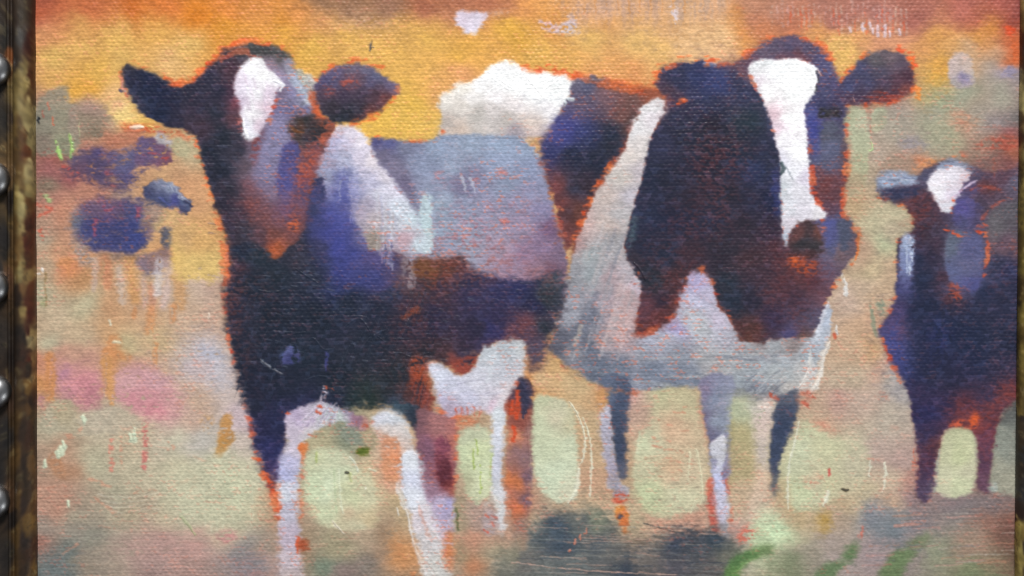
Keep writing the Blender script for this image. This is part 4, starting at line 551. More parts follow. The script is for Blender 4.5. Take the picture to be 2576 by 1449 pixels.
for x, y in [(1105,440),(1190,435),(1270,560),(1265,440),(1200,450)]: P([(x-14,y-14),(x+14,y-14),(x+14,y+14),(x-14,y+14)], (204,104,96), soft=6, dry=.55, a=.8)
P([(1150,440),(1180,440),(1196,490),(1150,490)], (110,106,138), soft=8, w=.4, dry=.2, a=.8)
for p_ in [[(1161,444),(1166,462),(1172,482)],[(1184,450),(1190,468),(1194,482)]]: L(p_, [9,8,3], (196,198,212), dry=.3, h=1, a=.7)
halo([(1364,400),(1384,470),(1400,540),(1412,620)], 22, (140,76,76), .4, closed=False)
P([(1062,486),(1084,490),(1088,540),(1090,610),(1082,634),(1058,636),(1052,580)], [(1072,510,(186,204,212)),(1076,570,(182,202,208)),(1070,620,(200,214,222))], soft=4, dry=.1, dirn='v')
L([(1040,604),(1050,630)], 10, (226,236,240), dry=.3, h=2)
# dark belly and forequarter
body = [(572,622),(590,590),(640,584),(690,600),(736,590),(770,560),(850,560),(940,600),(1000,640),(1036,652),(1090,650),(1160,646),(1184,662),(1200,690),(1226,684),(1262,700),(1330,706),(1384,690),(1420,690),(1424,740),(1412,790),(1386,840),(1372,880),(1360,924),(1336,930),(1324,880),(1300,850),(1262,852),(1224,874),(1206,896),(1180,920),(1150,926),(1110,908),(1070,914),(1080,960),(1096,1010),(1090,1040),(1080,1080),(1064,1130),(1052,1080),(1020,1050),(940,1024),(830,1034),(748,1050),(724,1090),(722,1140),(712,1180),(700,1220),(694,1260),(668,1200),(644,1140),(628,1060),(604,980),(588,900),(574,840),(566,760),(570,690)]
halo(body[-9:]+body[:1], 13, (206,74,48), .62, closed=False)
P(body, [(600,620,(44,44,58)),(590,680,(60,42,52)),(640,640,(46,50,58)),(640,720,(42,42,52)),(700,690,(44,46,54)),(740,640,(58,50,60)),(780,700,(48,46,60)),(700,800,(40,40,50)),(600,780,(54,44,56)),(800,800,(40,40,50)),(880,760,(42,42,54)),(860,710,(54,56,104)),(910,680,(56,60,118)),(960,700,(66,62,110)),(990,740,(52,52,74)),(1020,700,(96,76,86)),(700,950,(40,38,50)),(620,900,(42,38,50)),(640,1000,(42,38,52)),(850,950,(40,40,48)),(760,900,(40,42,52)),(1000,950,(42,44,48)),(940,860,(42,42,52)),(960,790,(44,42,56)),(1040,790,(72,46,56)),(1020,830,(56,42,54)),(1100,800,(54,42,62)),(1090,690,(112,66,46)),(1060,670,(104,60,50)),(1060,720,(76,52,56)),(1130,680,(104,60,50)),(1160,700,(80,50,58)),(1110,740,(70,46,56)),(1180,720,(60,48,74)),(1200,760,(60,48,76)),(1250,740,(58,50,86)),(1200,830,(52,40,58)),(1260,800,(54,42,70)),(1340,760,(46,40,68)),(1300,730,(50,46,86)),(1250,850,(56,44,84)),(1230,830,(56,48,92)),(1290,830,(94,62,80)),(1320,820,(110,66,76)),(1330,850,(90,66,84)),(1380,740,(54,54,58)),(1400,700,(70,72,82)),(1400,790,(70,62,76)),(1360,820,(56,54,60)),(1350,890,(86,76,94)),(1350,920,(82,72,90)),(1170,890,(58,42,56)),(1120,890,(70,44,46)),(1070,890,(52,42,46)),(1040,960,(90,50,44)),(1060,1000,(110,54,46)),(1080,960,(176,84,52)),(1084,1020,(120,62,56)),(1150,910,(130,66,60)),(680,1130,(50,46,88)),(650,1080,(48,40,68)),(700,1190,(66,52,96)),(680,1220,(80,50,70)),(720,1060,(46,42,70)),(1040,1050,(46,48,62)),(1064,1100,(56,56,68)),(1000,1020,(44,54,66)),(900,1020,(44,50,48)),(940,1000,(46,52,44)),(830,1020,(44,42,58)),(780,1040,(52,46,76))], soft=6.5, jag=.8, w=.22, id=10, warp=10)
for x, y, w_, h_ in [(1110,680,110,50),(1100,720,60,50),(1190,690,50,50),(1055,860,30,30),(1050,940,60,70),(1070,1010,44,60),(1200,930,90,40),(1310,840,50,40),(1040,790,50,30),(1020,820,60,20),(670,730,24,40),(668,780,20,24),(1000,715,40,30),(590,780,30,120),(590,700,30,80),(620,900,24,100),(1380,700,40,50),(1250,670,60,40),(1330,900,20,60)]:
    P([(x-w_/2,y-h_/2),(x+w_/2,y-h_/2),(x+w_/2,y+h_/2),(x-w_/2,y+h_/2)], (146,66,46), soft=11, w=.4, dry=.5, dirn='f', a=.45)
L([(1012,800),(1026,790),(1050,778)], [10,16,18], (130,62,44), dry=.25, dirn='h'); P([(1036,656),(1076,652),(1100,690),(1060,700),(1040,690)], (120,72,44), soft=7, dry=.2)
P([(1026,900),(1060,890),(1076,916),(1070,960),(1094,1000),(1088,1040),(1060,1030),(1042,980),(1022,930)], [(1040,920,(150,68,48)),(1064,940,(170,74,46)),(1060,990,(130,58,46)),(1076,1020,(140,64,52))], soft=7, dry=.2)
P([(1130,930),(1160,900),(1210,892),(1206,930),(1170,950),(1144,944)], (146,66,54), soft=6, dry=.2)
P([(1010,1010),(1050,1020),(1080,1060),(1076,1120),(1060,1130),(1048,1080),(1010,1040),(950,1020)], [(1000,1022,(64,80,92)),(1040,1050,(50,52,62)),(1064,1100,(60,58,70)),(970,1020,(50,60,62))], soft=5, dry=.03)
P([(704,910),(712,884),(732,868),(752,882),(760,906),(740,920),(712,920)], [(722,890,(90,98,150)),(745,890,(76,80,128)),(730,910,(58,58,104))], soft=4, dry=.18, dirn='v')
L([(820,890),(822,930)], [10,6], (66,66,124), dry=.25, dirn='v'); L([(656,906),(680,924),(712,942)], [4,7,4], (120,126,138), dry=.35, h=2)
# ridges of thick paint
for q_ in ([(778,856),(786,850),(798,860),(810,876),(824,880),(842,876)],[(870,820),(892,804),(906,802),(920,816),(930,832)],[(938,846),(956,836),(976,828)],[(884,786),(916,780)],[(678,820),(702,820)],[(734,840),(768,836)],[(994,854),(1030,852)],[(950,846),(968,860)],[(986,890),(1010,888),(1036,898),(1078,888)],[(770,956),(800,946),(824,950)],[(930,946),(940,944)],[(884,796),(912,796)],[(820,764),(836,756)],[(744,676),(780,700),(800,712)],[(650,730),(690,736),(720,724)],[(900,910),(908,880),(930,850)],[(852,940),(868,900),(880,870)],[(860,900),(862,950)]):
    L(q_, [3.5,6,3.5], (48,54,66), a=.3, h=5, fill=.5)
for k in range(150):
    x = 600 + 500 * rng.random(); y = 720 + 250 * rng.random(); L([(x, y), (x - 16, y + 34 + 40 * rng.random())], 3.0, (40,42,54) if k % 3 else (58,60,72), a=.4, h=3.2, fill=.3)
for k in range(70):
    x = 620 + 720 * rng.random(); y = 680 + 260 * rng.random(); L([(x, y), (x + 10 + 8 * rng.random(), y + 2)], 3, (84,86,100), a=.5, h=3)

# left-hand cow: blue shadow of shoulder, pale shoulder
P([(770,520),(792,486),(800,440),(820,400),(850,380),(900,470),(940,560),(1000,650),(1000,700),(960,720),(900,716),(840,706),(800,670),(776,620)], [(790,540,(62,64,112)),(800,500,(66,64,104)),(820,580,(64,68,136)),(850,560,(72,78,150)),(840,620,(64,70,142)),(880,640,(62,66,130)),(860,680,(58,62,124)),(930,690,(62,64,118)),(900,600,(100,98,142)),(790,620,(62,58,92)),(930,640,(84,76,124)),(980,680,(80,72,112)),(800,660,(54,52,86)),(870,500,(110,114,164)),(840,480,(96,98,156))], soft=9, jag=.6, w=.3, id=10, dirn='v')
sh = [(838,318),(850,310),(872,308),(902,320),(922,340),(934,366),(948,396),(962,426),(990,456),(1008,480),(1030,510),(1050,550),(1064,600),(1060,640),(1040,640),(1030,660),(1000,630),(960,636),(930,624),(912,590),(880,540),(850,510),(812,490),(796,452),(800,410),(816,370),(832,346)]
P(sh, [(850,320,(214,204,220)),(880,330,(224,216,230)),(840,360,(176,174,206)),(870,360,(206,200,224)),(910,360,(234,226,236)),(830,400,(162,164,194)),(870,400,(176,180,206)),(910,400,(214,206,224)),(940,410,(232,222,230)),(820,440,(150,154,184)),(870,440,(140,144,186)),(920,440,(190,186,208)),(960,450,(224,216,228)),(990,480,(216,212,228)),(900,490,(160,160,192)),(950,490,(206,206,222)),(1000,520,(206,214,226)),(1030,550,(198,212,222)),(900,540,(172,160,180)),(940,550,(192,180,184)),(980,560,(196,198,208)),(940,600,(160,146,140)),(970,600,(168,160,180)),(1010,600,(190,160,170)),(1020,640,(160,150,172)),(1044,620,(196,210,220)),(840,490,(120,122,170)),(852,348,(172,172,202)),(828,420,(150,154,186)),(900,455,(164,166,196)),(880,425,(158,162,192)),(925,520,(170,162,182)),(935,470,(184,182,206))], soft=7, jag=.5, id=10, dirn='v', warp=8)
P([(918,586),(960,580),(966,620),(950,634),(930,628)], (150,138,130), soft=5, dry=.1)
for k in range(16): L([(946+6*(k%9),480+8*k),(950+6*(k%9),560+8*k)], 5, [(214,218,230),(184,170,176),(170,172,200)][k % 3], a=.45, dirn='v', bristle=.4)
P([(848,470),(846,440),(856,428),(880,432),(884,460),(888,500),(880,560),(850,560),(842,520)], [(860,450,(90,94,158)),(870,480,(92,96,160)),(860,520,(76,82,152)),(876,540,(84,86,146))], soft=8, w=.3, dry=.1, dirn='v')
P([(784,480),(792,452),(806,444),(818,460),(818,500),(796,540),(776,540)], [(800,460,(58,56,88)),(800,500,(66,66,112)),(786,530,(62,62,100))], soft=4, dry=.08, dirn='v')
for x in range(880,902,6): L([(x,440),(x+3,560)], 4, (150,150,196), a=.6, dry=.3, dirn='v')
for x in (960,968,976,984): L([(x,612),(x+1,660)], 5, (72,70,116) if x % 16 else (150,130,160), a=.7, dry=.2)
L([(1020,640),(1030,690),(1036,720)], [28,26,20], (150,142,152), dry=.32, dirn='v', a=.75)

# left-hand cow: udder and legs
P([(1052,1030),(1100,1040),(1150,1046),(1150,1120),(1144,1240),(1140,1320),(1130,1449),(1110,1449),(1090,1360),(1068,1290),(1052,1220),(1048,1140)], [(1066,1070,(120,84,92)),(1110,1076,(166,112,112)),(1078,1133,(128,88,108)),(1110,1140,(150,84,96)),(1077,1216,(152,118,138)),(1110,1200,(126,60,66)),(1100,1266,(188,176,204)),(1120,1270,(164,158,198)),(1130,1320,(176,164,186)),(1110,1330,(196,182,200)),(1130,1400,(190,140,124)),(1140,1230,(176,96,82)),(1145,1100,(186,110,96))], soft=5, jag=.5, id=16, dirn='v')
P([(1096,1110),(1112,1090),(1128,1110),(1136,1180),(1140,1230),(1120,1230),(1100,1200)], [(1110,1120,(134,72,90)),(1115,1180,(104,42,48)),(1130,1210,(120,50,46))], soft=6, dry=.15, dirn='v')
halo([(1148,1080),(1146,1160),(1148,1200),(1140,1240)], 10, (206,90,60), .55, closed=False); halo([(1100,1030),(1150,1052),(1180,1050)], 9, (214,80,46), .6, closed=False)
ud = [(1070,918),(1084,906),(1104,910),(1128,926),(1150,942),(1168,946),(1190,932),(1204,906),(1218,876),(1240,866),(1266,858),(1296,854),(1318,860),(1324,886),(1318,944),(1300,980),(1294,1020),(1274,1042),(1240,1044),(1200,1034),(1150,1048),(1116,1044),(1104,1010),(1096,970),(1082,944)]
P(ud, [(1086,916,(206,208,224)),(1110,940,(212,216,232)),(1130,960,(200,202,220)),(1110,1010,(186,180,206)),(1140,1030,(180,164,184)),(1180,990,(196,196,216)),(1200,960,(206,206,218)),(1230,890,(190,196,204)),(1270,880,(178,186,194)),(1310,880,(196,200,204)),(1260,930,(190,192,202)),(1300,920,(196,196,204)),(1220,1000,(206,202,214)),(1240,1020,(214,190,206)),(1290,980,(206,196,200)),(1270,1020,(216,212,216))], soft=3.5, jag=.5, id=18, fill=.3, warp=7)
for k in range(20):
    x = 1090 + 150 * rng.random(); y = 960 + 70 * rng.random(); L([(x, y), (x + 40, y - 10)], 3, (222,224,234) if k % 2 else (170,168,190), a=.4, h=.8)
L([(1244,880),(1236,926),(1226,960)], [14,16,8], (206,212,218), a=.5, bristle=.4)
for x in (1146,1160,1174,1192,1206): L([(x,1024+4*rng.random()),(x+1,1046)], 4, (206,82,58), dry=.15)
P([(1150,1054),(1170,1048),(1222,1050),(1226,1080),(1190,1070),(1160,1080),(1150,1090)], [(1170,1060,(206,110,70)),(1210,1060,(170,130,96))], soft=5, dry=.12)
P([(1276,1000),(1292,990),(1306,960),(1340,960),(1338,1060),(1336,1180),(1332,1290),(1330,1380),(1300,1380),(1282,1300),(1272,1240),(1276,1120)], [(1310,980,(66,50,66)),(1330,1000,(76,60,78)),(1292,1030,(170,70,46)),(1300,1070,(140,76,66)),(1320,1080,(150,110,104)),(1284,1110,(206,130,96)),(1310,1140,(136,104,108)),(1320,1200,(116,92,110)),(1290,1210,(212,120,72)),(1315,1270,(120,94,108)),(1290,1290,(206,112,72)),(1310,1330,(150,120,108)),(1300,1370,(150,130,110))], soft=5, jag=.5, dirn='v', dry=.04, id=19)
for p_, w_ in [([(1300,966),(1304,1010),(1298,1050)],14),([(1290,1010),(1288,1040)],10),([(1292,1070),(1294,1110)],10)]: L(p_, w_, (206,74,42), dry=.25, dirn='h')
L([(1312,960),(1320,1010),(1316,1050)], [20,20,8], (58,52,72), dry=.1)
P([(1150,1120),(1162,1090),(1190,1072),(1220,1076),(1240,1100),(1244,1180),(1236,1250),(1210,1266),(1180,1262),(1164,1200)], [(1190,1090,(186,190,150)),(1180,1150,(188,200,150)),(1210,1150,(196,206,150)),(1200,1220,(198,202,156)),(1230,1180,(200,210,160)),(1170,1200,(172,168,126))], soft=7, fill=.25)
for p_ in [[(1198,1106),(1202,1140)],[(1208,1170),(1210,1240)],[(1236,1140),(1236,1200)],[(1190,1130),(1192,1180)]]: L(p_, 4, (150,176,70), dry=.2, dirn='v')
L([(1148,1280),(1152,1330)], [10,6], (96,104,72), dry=.2)
P([(1236,1034),(1252,1024),(1270,1026),(1272,1066),(1268,1116),(1264,1200),(1272,1266),(1268,1330),(1258,1350),(1248,1300),(1240,1250),(1224,1286),(1216,1270),(1238,1240),(1240,1140)], [(1254,1040,(208,214,220)),(1254,1100,(206,210,222)),(1252,1180,(200,202,216)),(1256,1260,(210,212,220)),(1258,1320,(214,216,220)),(1230,1270,(206,204,196))], soft=3.5, jag=.4, id=17, dirn='v', fill=.25)
P([(1214,1290),(1244,1280),(1252,1340),(1220,1350)], (164,140,142), soft=6, dry=.2)
for x, y in [(1226,1300),(1238,1316),(1222,1336),(1244,1300)]: L([(x-5,y-3),(x+5,y+3)], 7, (206,84,66), dry=.3)
# chest band and front legs
P([(716,1050),(740,1034),(770,1020),(800,1008),(830,1022),(884,1030),(902,1046),(930,1052),(936,1080),(910,1092),(890,1076),(850,1064),(820,1074),(790,1090),(764,1114),(730,1120)], [(740,1050,(182,166,194)),(770,1050,(200,186,206)),(810,1050,(194,196,200)),(830,1040,(178,184,196)),(870,1045,(166,150,176)),(890,1060,(150,110,130)),(850,1058,(190,200,196)),(780,1085,(206,200,202)),(740,1090,(196,184,200)),(920,1070,(180,130,120)),(905,1040,(120,90,110))], soft=4, jag=.5, id=10)
for k in range(14): L([(744+7*k,1070-5*(k%4)),(800+4*k,1026-6*(k%3))], 3.4, (222,214,226) if k % 2 else (160,140,176), a=.55, h=1)
L([(816,974),(814,1000),(798,1026),(760,1060)], [9,16,16,10], (198,190,206), dry=.25, h=2, bristle=.3, fill=.3)
for x, y in [(800,1036),(808,1022),(828,976),(838,1072),(786,1096),(720,1038),(904,1066),(924,1074),(940,1064)]: L([(x-6,y-2),(x+7,y+3)], 8, (204,88,60), dry=.42)
P([(732,1100),(768,1110),(764,1140),(755,1180),(751,1240),(752,1300),(756,1360),(758,1510),(706,1510),(702,1360),(697,1240),(698,1170),(716,1140),(726,1120)], [(744,1120,(206,196,212)),(730,1150,(190,188,220)),(716,1180,(176,178,216)),(722,1220,(206,208,222)),(712,1260,(206,210,220)),(730,1280,(186,182,198)),(720,1340,(190,176,192)),(728,1400,(200,186,194)),(730,1440,(186,170,170))], soft=7, jag=.45, id=14, dirn='v')
halo([(770,1116),(764,1150),(758,1200),(758,1280),(760,1340)], 9, (206,102,68), .4, closed=False); halo([(644,1150),(668,1200),(690,1240),(696,1300)], 16, (226,84,40), .6, closed=False)
L([(756,1126),(768,1120),(762,1146)], [14,18,8], (226,110,46), dry=.15); P([(750,1364),(762,1346),(780,1366),(776,1386),(752,1390)], (166,76,46), soft=5, dry=.15); L([(750,1350),(750,1390)], 8, (216,82,44), dry=.25)
P([(766,1180),(770,1150),(790,1134),(820,1128),(858,1130),(886,1150),(900,1186),(908,1210),(930,1180),(944,1190),(944,1260),(948,1320),(900,1334),(850,1330),(800,1314),(772,1280),(762,1220)], [(790,1150,(190,192,146)),(830,1150,(190,194,152)),(860,1160,(190,186,148)),(790,1220,(192,204,158)),(830,1230,(200,212,170)),(850,1200,(196,204,160)),(880,1240,(194,196,146)),(920,1230,(198,190,146)),(820,1290,(196,204,156)),(780,1280,(186,184,138)),(870,1290,(200,172,132)),(920,1300,(196,172,126)),(900,1320,(190,180,140))], soft=8, jag=.5, fill=.25)
for p_, w_, c_ in [([(852,1180),(856,1240),(862,1290)],4,(216,222,184)),([(880,1150),(896,1168),(900,1186)],5,(212,216,190)),([(798,1140),(796,1160)],6,(166,182,90)),([(880,1190),(884,1210)],7,(176,182,110)),([(836,1310),(864,1342)],4,(216,200,180)),([(840,1180),(846,1290)],3,(172,190,140)),([(930,1180),(946,1186)],6,(212,214,176))]: L(p_, w_, c_, h=1.5, a=.85)
P([(848,1076),(880,1068),(910,1084),(914,1110),(894,1124),(868,1114)], (124,130,112), soft=6, dry=.1); P([(894,1130),(932,1126),(930,1138),(906,1150)], (96,110,36), soft=3, jag=.6)
L([(870,1188),(876,1188)], 5, (40,34,24)); L([(918,1226),(920,1228)], 4, (232,226,200))
P([(936,1050),(950,1036),(980,1032),(1010,1040),(1028,1066),(1036,1096),(1024,1130),(1058,1140),(1062,1196),(1072,1250),(1094,1310),(1114,1370),(1136,1510),(1080,1510),(1054,1390),(1034,1320),(1022,1270),(1008,1244),(1004,1206),(994,1160),(966,1150),(950,1116),(938,1086)], [(960,1050,(206,206,218)),(1000,1050,(210,216,224)),(1020,1090,(216,208,204)),(980,1090,(210,200,196)),(960,1110,(206,170,150)),(1000,1130,(206,186,176)),(1034,1150,(216,220,230)),(1030,1200,(206,208,224)),(1020,1250,(222,226,234)),(1040,1300,(214,206,214)),(1060,1350,(206,202,204)),(1080,1420,(206,204,200)),(980,1060,(200,204,214))], soft=7, jag=.45, id=15, dirn='v')
P([(956,1110),(1000,1100),(1012,1160),(1008,1220),(990,1250),(964,1200)], [(980,1130,(214,150,116)),(990,1180,(214,128,82)),(985,1230,(206,150,116))], soft=6, dry=.12)
P([(1010,1146),(1022,1138),(1052,1140),(1054,1160),(1048,1210),(1056,1270),(1040,1280),(1024,1266),(1016,1210)], [(1030,1150,(220,224,232)),(1034,1190,(208,212,230)),(1030,1240,(222,226,236))], soft=2.5, jag=.5, id=15, h=2.5, fill=.5, dirn='v')
L([(1000,1214),(1002,1240),(1012,1262),(1026,1300),(1036,1350),(1052,1400),(1072,1449)], [9,11,7,5,6,8,10], (228,228,232), h=1.2, fill=.4, soft=.8, a=.8)
L([(1050,1260),(1064,1310),(1080,1350)], 8, (214,150,130), dry=.4, a=.5); L([(999,1278),(1002,1294)], 4, (216,210,196), h=2)
P([(1030,1120),(1060,1130),(1062,1160),(1056,1180),(1050,1140)], (72,66,80), soft=4, dry=.15)
halo([(1000,1370),(1030,1420),(1050,1480)], 24, (206,120,66), .42, closed=False); P([(984,1330),(1030,1370),(1036,1420),(996,1420),(980,1380)], (200,122,66), soft=9, w=.4, dry=.25, a=.85)
P([(1116,1330),(1146,1340),(1150,1400),(1130,1449),(1112,1400)], (206,124,78), soft=7, dry=.3)

# ---------------------------------------------------------------- left-hand cow: head
halo([(306,182),(322,154),(350,170),(400,188),(440,214),(480,200),(520,160),(560,124),(620,106),(690,114),(736,140)], 13, (226,96,44), .55, closed=False)
halo([(322,158),(348,172)], 14, OR, .7, closed=False); halo([(450,214),(490,196),(530,160),(575,122),(620,108)], 15, (228,92,42), .68, closed=False)
halo([(500,380),(512,430),(530,490),(545,540),(560,600),(564,690)], 17, (226,96,44), .6, closed=False); halo([(470,330),(488,350),(500,380)], 13, (222,84,42), .6, closed=False); halo([(304,190),(308,215),(318,236)], 8, (206,90,66), .55, closed=False)
earL = [(308,182),(316,164),(322,157),(340,170),(356,174),(384,180),(410,196),(430,212),(452,218),(490,226),(500,280),(500,330),(470,330),(440,324),(410,312),(384,302),(360,290),(338,268),(326,242),(314,214)]
P(earL, [(316,175,(60,48,54)),(330,200,(46,40,58)),(370,190,(40,40,62)),(360,240,(40,40,60)),(400,230,(40,38,60)),(400,280,(38,38,58)),(440,250,(46,40,58)),(450,300,(52,42,56)),(480,280,(58,44,60)),(340,260,(54,48,64))], soft=3.5, jag=.5, id=12, warp=7)
L([(306,200),(312,232)], 5, (176,150,180), a=.7)
head = [(452,222),(480,212),(500,192),(526,164),(556,134),(586,118),(626,112),(662,112),(694,120),(722,136),(740,164),(752,184),(768,200),(782,226),(794,256),(790,274),(800,292),(832,296),(846,316),(838,340),(818,372),(804,400),(794,440),(780,470),(772,520),(766,570),(744,610),(716,630),(690,654),(668,636),(640,612),(604,610),(576,622),(566,590),(550,540),(532,490),(514,436),(500,380),(490,340),(462,326)]
HD = [(680,480,(122,104,128)),(640,520,(112,74,82)),(660,550,(116,72,74)),(690,550,(114,78,92)),(720,530,(106,80,112)),(745,540,(110,72,86)),(680,595,(122,72,66)),(650,600,(88,56,60)),(690,630,(160,84,54)),(735,585,(110,66,66)),(750,500,(112,74,92)),(480,230,(52,44,58)),(520,190,(56,46,62)),(560,150,(66,52,60)),(600,125,(62,58,58)),(650,122,(76,70,68)),(700,135,(92,88,90)),(730,165,(110,104,120)),(580,180,(84,50,58)),(540,220,(50,42,56)),(580,230,(82,52,66)),(500,270,(56,44,58)),(550,280,(46,42,52)),(590,300,(90,54,60)),(600,260,(118,66,80)),(505,320,(70,46,54)),(560,340,(42,40,48)),(520,380,(40,38,48)),(560,420,(40,38,48)),(600,380,(56,46,54)),(530,440,(44,38,48)),(580,480,(52,42,50)),(560,520,(54,42,52)),(570,570,(64,46,56)),(600,540,(76,50,58)),(620,420,(90,74,84)),(630,470,(118,76,84)),(625,520,(112,66,70)),(610,590,(64,52,60)),(640,380,(104,92,112)),(640,410,(120,114,138)),(660,430,(112,106,134)),(680,160,(150,130,150)),(700,185,(150,136,164)),(720,200,(142,132,160)),(745,200,(160,162,182)),(755,215,(170,176,196)),(700,235,(120,104,130)),(727,235,(128,122,158)),(760,245,(140,142,170)),(775,255,(180,192,204)),(700,290,(116,110,148)),(730,280,(114,110,150)),(690,330,(136,130,166)),(680,370,(138,134,170)),(670,400,(130,124,158)),(720,330,(128,124,164)),(770,280,(110,108,150)),(760,310,(70,52,44)),(780,320,(72,54,42)),(800,320,(52,46,44)),(760,345,(84,66,56)),(815,320,(160,80,60)),(820,350,(160,86,70)),(800,370,(120,74,84)),(780,400,(130,76,80)),(770,440,(120,70,82)),(760,500,(84,70,106)),(640,340,(120,66,72)),(650,350,(100,76,96)),(600,340,(60,48,56)),(710,440,(88,84,140)),(710,400,(84,82,140)),(740,450,(92,72,110)),(650,450,(116,96,116))]
P(head, HD, soft=3.5, jag=.6, id=11, warp=8)
P([(590,116),(630,108),(690,116),(728,138),(744,170),(740,184),(724,160),(690,138),(640,130),(600,132)], (74,70,66), soft=4, dry=.15)
halo([(560,150),(580,136),(610,130),(640,134)], 12, (160,70,58), .5, closed=False)
# blaze
bl = [(646,142),(656,136),(664,152),(676,170),(690,186),(706,200),(714,216),(706,224),(694,232),(692,254),(684,282),(672,306),(656,332),(644,358),(632,358),(620,350),(606,344),(612,326),(606,300),(610,276),(604,254),(592,236),(590,214),(594,190),(606,172),(622,158)]
P(bl, [(650,155,(246,244,246)),(630,180,(244,242,248)),(660,190,(252,251,251)),(690,200,(240,238,242)),(600,210,(226,214,230)),(620,230,(228,220,234)),(650,240,(244,242,246)),(610,260,(212,196,216)),(640,290,(240,236,240)),(680,240,(220,204,220)),(675,280,(226,200,214)),(620,320,(228,228,238)),(650,320,(216,196,210)),(630,345,(232,232,240))], soft=4.5, jag=.5, id=11, fill=.4, h=2, warp=6)
for k in range(14):
    x = 612 + 60 * rng.random(); y = 170 + 140 * rng.random(); L([(x, y), (x + 6, y + 26)], 5, (250,250,252) if k % 2 else (214,196,214), a=.5, h=1.2)
L([(612,302),(614,322),(622,346)], [6,9,8], (246,246,250), h=3); L([(690,204),(712,214),(704,228)], [6,9,5], (240,240,246), h=2, dry=.2)
halo([(592,240),(600,280),(604,330)], 12, (170,84,92), .5, closed=False); halo([(694,236),(688,280),(668,330)], 10, (200,96,76), .55, closed=False)
P([(638,350),(660,334),(672,330),(662,370),(648,420),(636,440),(630,390)], (126,62,64), soft=6, dry=.35)
P([(712,140),(734,158),(756,190),(780,226),(790,258),(784,268),(764,246),(744,222),(728,206),(716,176)], [(720,155,(150,146,164)),(745,195,(158,164,186)),(768,230,(170,182,200)),(784,258,(190,200,210))], soft=4, dry=.1, dirn='v')
P([(742,178),(756,176),(780,190),(800,204),(806,222),(790,230),(766,222),(750,200)], [(760,190,(176,176,160)),(790,212,(178,180,176))], soft=4, jag=.6, dry=.05, h=1.5)
for k in range(6): L([(770+6*k,206+3*k),(778+6*k,228+2*k)], 3, (70,66,80) if k % 2 else (200,200,190), a=.6)
P([(688,330),(720,330),(740,352),(730,372),(706,380),(696,410),(664,420),(660,390),(676,350)], [(700,340,(142,138,176)),(680,390,(134,130,166)),(720,350,(130,126,162))], soft=5, dry=.05)
P([(698,440),(704,390),(716,366),(740,354),(756,372),(748,410),(742,450),(730,490),(706,500),(696,480)], [(716,380,(78,78,132)),(710,420,(78,80,144)),(724,440,(74,74,134)),(736,400,(84,72,112)),(716,480,(86,78,122))], soft=4, dry=.06, dirn='v', fill=.2)
P([(670,324),(705,284),(734,312),(724,347),(706,363),(697,417),(693,470),(655,486),(638,474),(638,432),(651,378)], [(700,310,(138,132,168)),(690,370,(136,132,168)),(670,420,(128,122,156)),(660,470,(120,108,138))], soft=7, w=.3, dirn='v', a=.9)
P([(700,440),(706,390),(718,366),(742,358),(752,380),(744,430),(738,490),(720,524),(704,500)], [(720,390,(82,80,136)),(722,440,(80,80,140)),(722,500,(98,82,122))], soft=5, w=.25, dirn='v', a=.85)
# eye and the orange about it
P([(722,316),(740,300),(770,290),(800,294),(824,306),(826,330),(800,346),(790,366),(770,362),(740,346),(728,332)], [(740,310,(78,60,56)),(765,320,(96,60,42)),(780,300,(58,50,48)),(800,330,(54,46,48)),(760,335,(84,60,52)),(780,350,(62,52,62)),(810,310,(70,50,46))], soft=5.5, w=.3, jag=.8)
L([(730,318),(746,330),(764,334)], [5,7,4], (130,74,36), a=.8); L([(800,362),(816,372)], 6, (60,50,52), dry=.2)
for x, y, w_, h_ in [(826,320,34,60),(838,300,24,24),(806,350,30,40),(790,400,50,50),(774,440,30,70),(784,240,12,40),(758,420,26,50),(640,530,14,70),(736,556,30,60),(690,622,24,30),(748,470,22,60),(766,490,14,50)]:
    P([(x-w_/2,y-h_/2),(x+w_/2,y-h_/2),(x+w_/2,y+h_/2),(x-w_/2,y+h_/2)], (196,84,54), soft=7, w=.4, dry=.5, dirn='f', a=.42)
P([(774,228),(790,226),(802,250),(806,274),(828,298),(800,300),(786,280)], (204,88,48), soft=4, dry=.1)
P([(720,566),(734,540),(752,546),(754,582),(736,592)], (208,96,54), soft=5, dry=.5, dirn='h', a=.8); P([(680,630),(696,620),(704,632),(690,654)], (196,96,56), soft=4, dry=.3, a=.8)
for k in range(24):
    x = 520 + 90 * rng.random(); y = 330 + 260 * rng.random(); L([(x, y), (x + 18, y + 1)], 3.4, (78,74,88), a=.55, h=2.4)
# right ear
earR = [(794,208),(808,190),(830,172),(862,162),(892,160),(926,166),(956,178),(978,196),(994,210),(1006,222),(996,240),(980,250),(966,272),(940,290),(904,302),(868,308),(836,304),(814,290),(798,268),(790,240)]
halo([(796,204),(820,176),(860,158),(910,154),(960,170),(980,190)], 11, OR, .62, closed=False); halo([(1000,216),(990,246),(966,280),(930,300),(880,314)], 11, (226,96,40), .6, closed=False)
P(earR, [(810,205,(84,78,116)),(840,180,(94,86,118)),(880,172,(108,98,120)),(920,178,(104,100,126)),(955,195,(96,98,130)),(830,210,(82,76,108)),(870,205,(112,78,92)),(900,210,(96,72,88)),(940,215,(84,78,108)),(980,215,(100,92,124)),(996,224,(120,96,120)),(820,235,(92,62,76)),(860,235,(74,54,72)),(910,240,(70,50,64)),(950,240,(84,52,60)),(970,250,(110,58,56)),(830,265,(64,48,54)),(870,275,(46,40,46)),(910,275,(56,42,48)),(930,280,(110,56,50)),(850,298,(44,42,46)),(880,300,(52,42,44))], soft=3.5, jag=.5, id=13, warp=7)
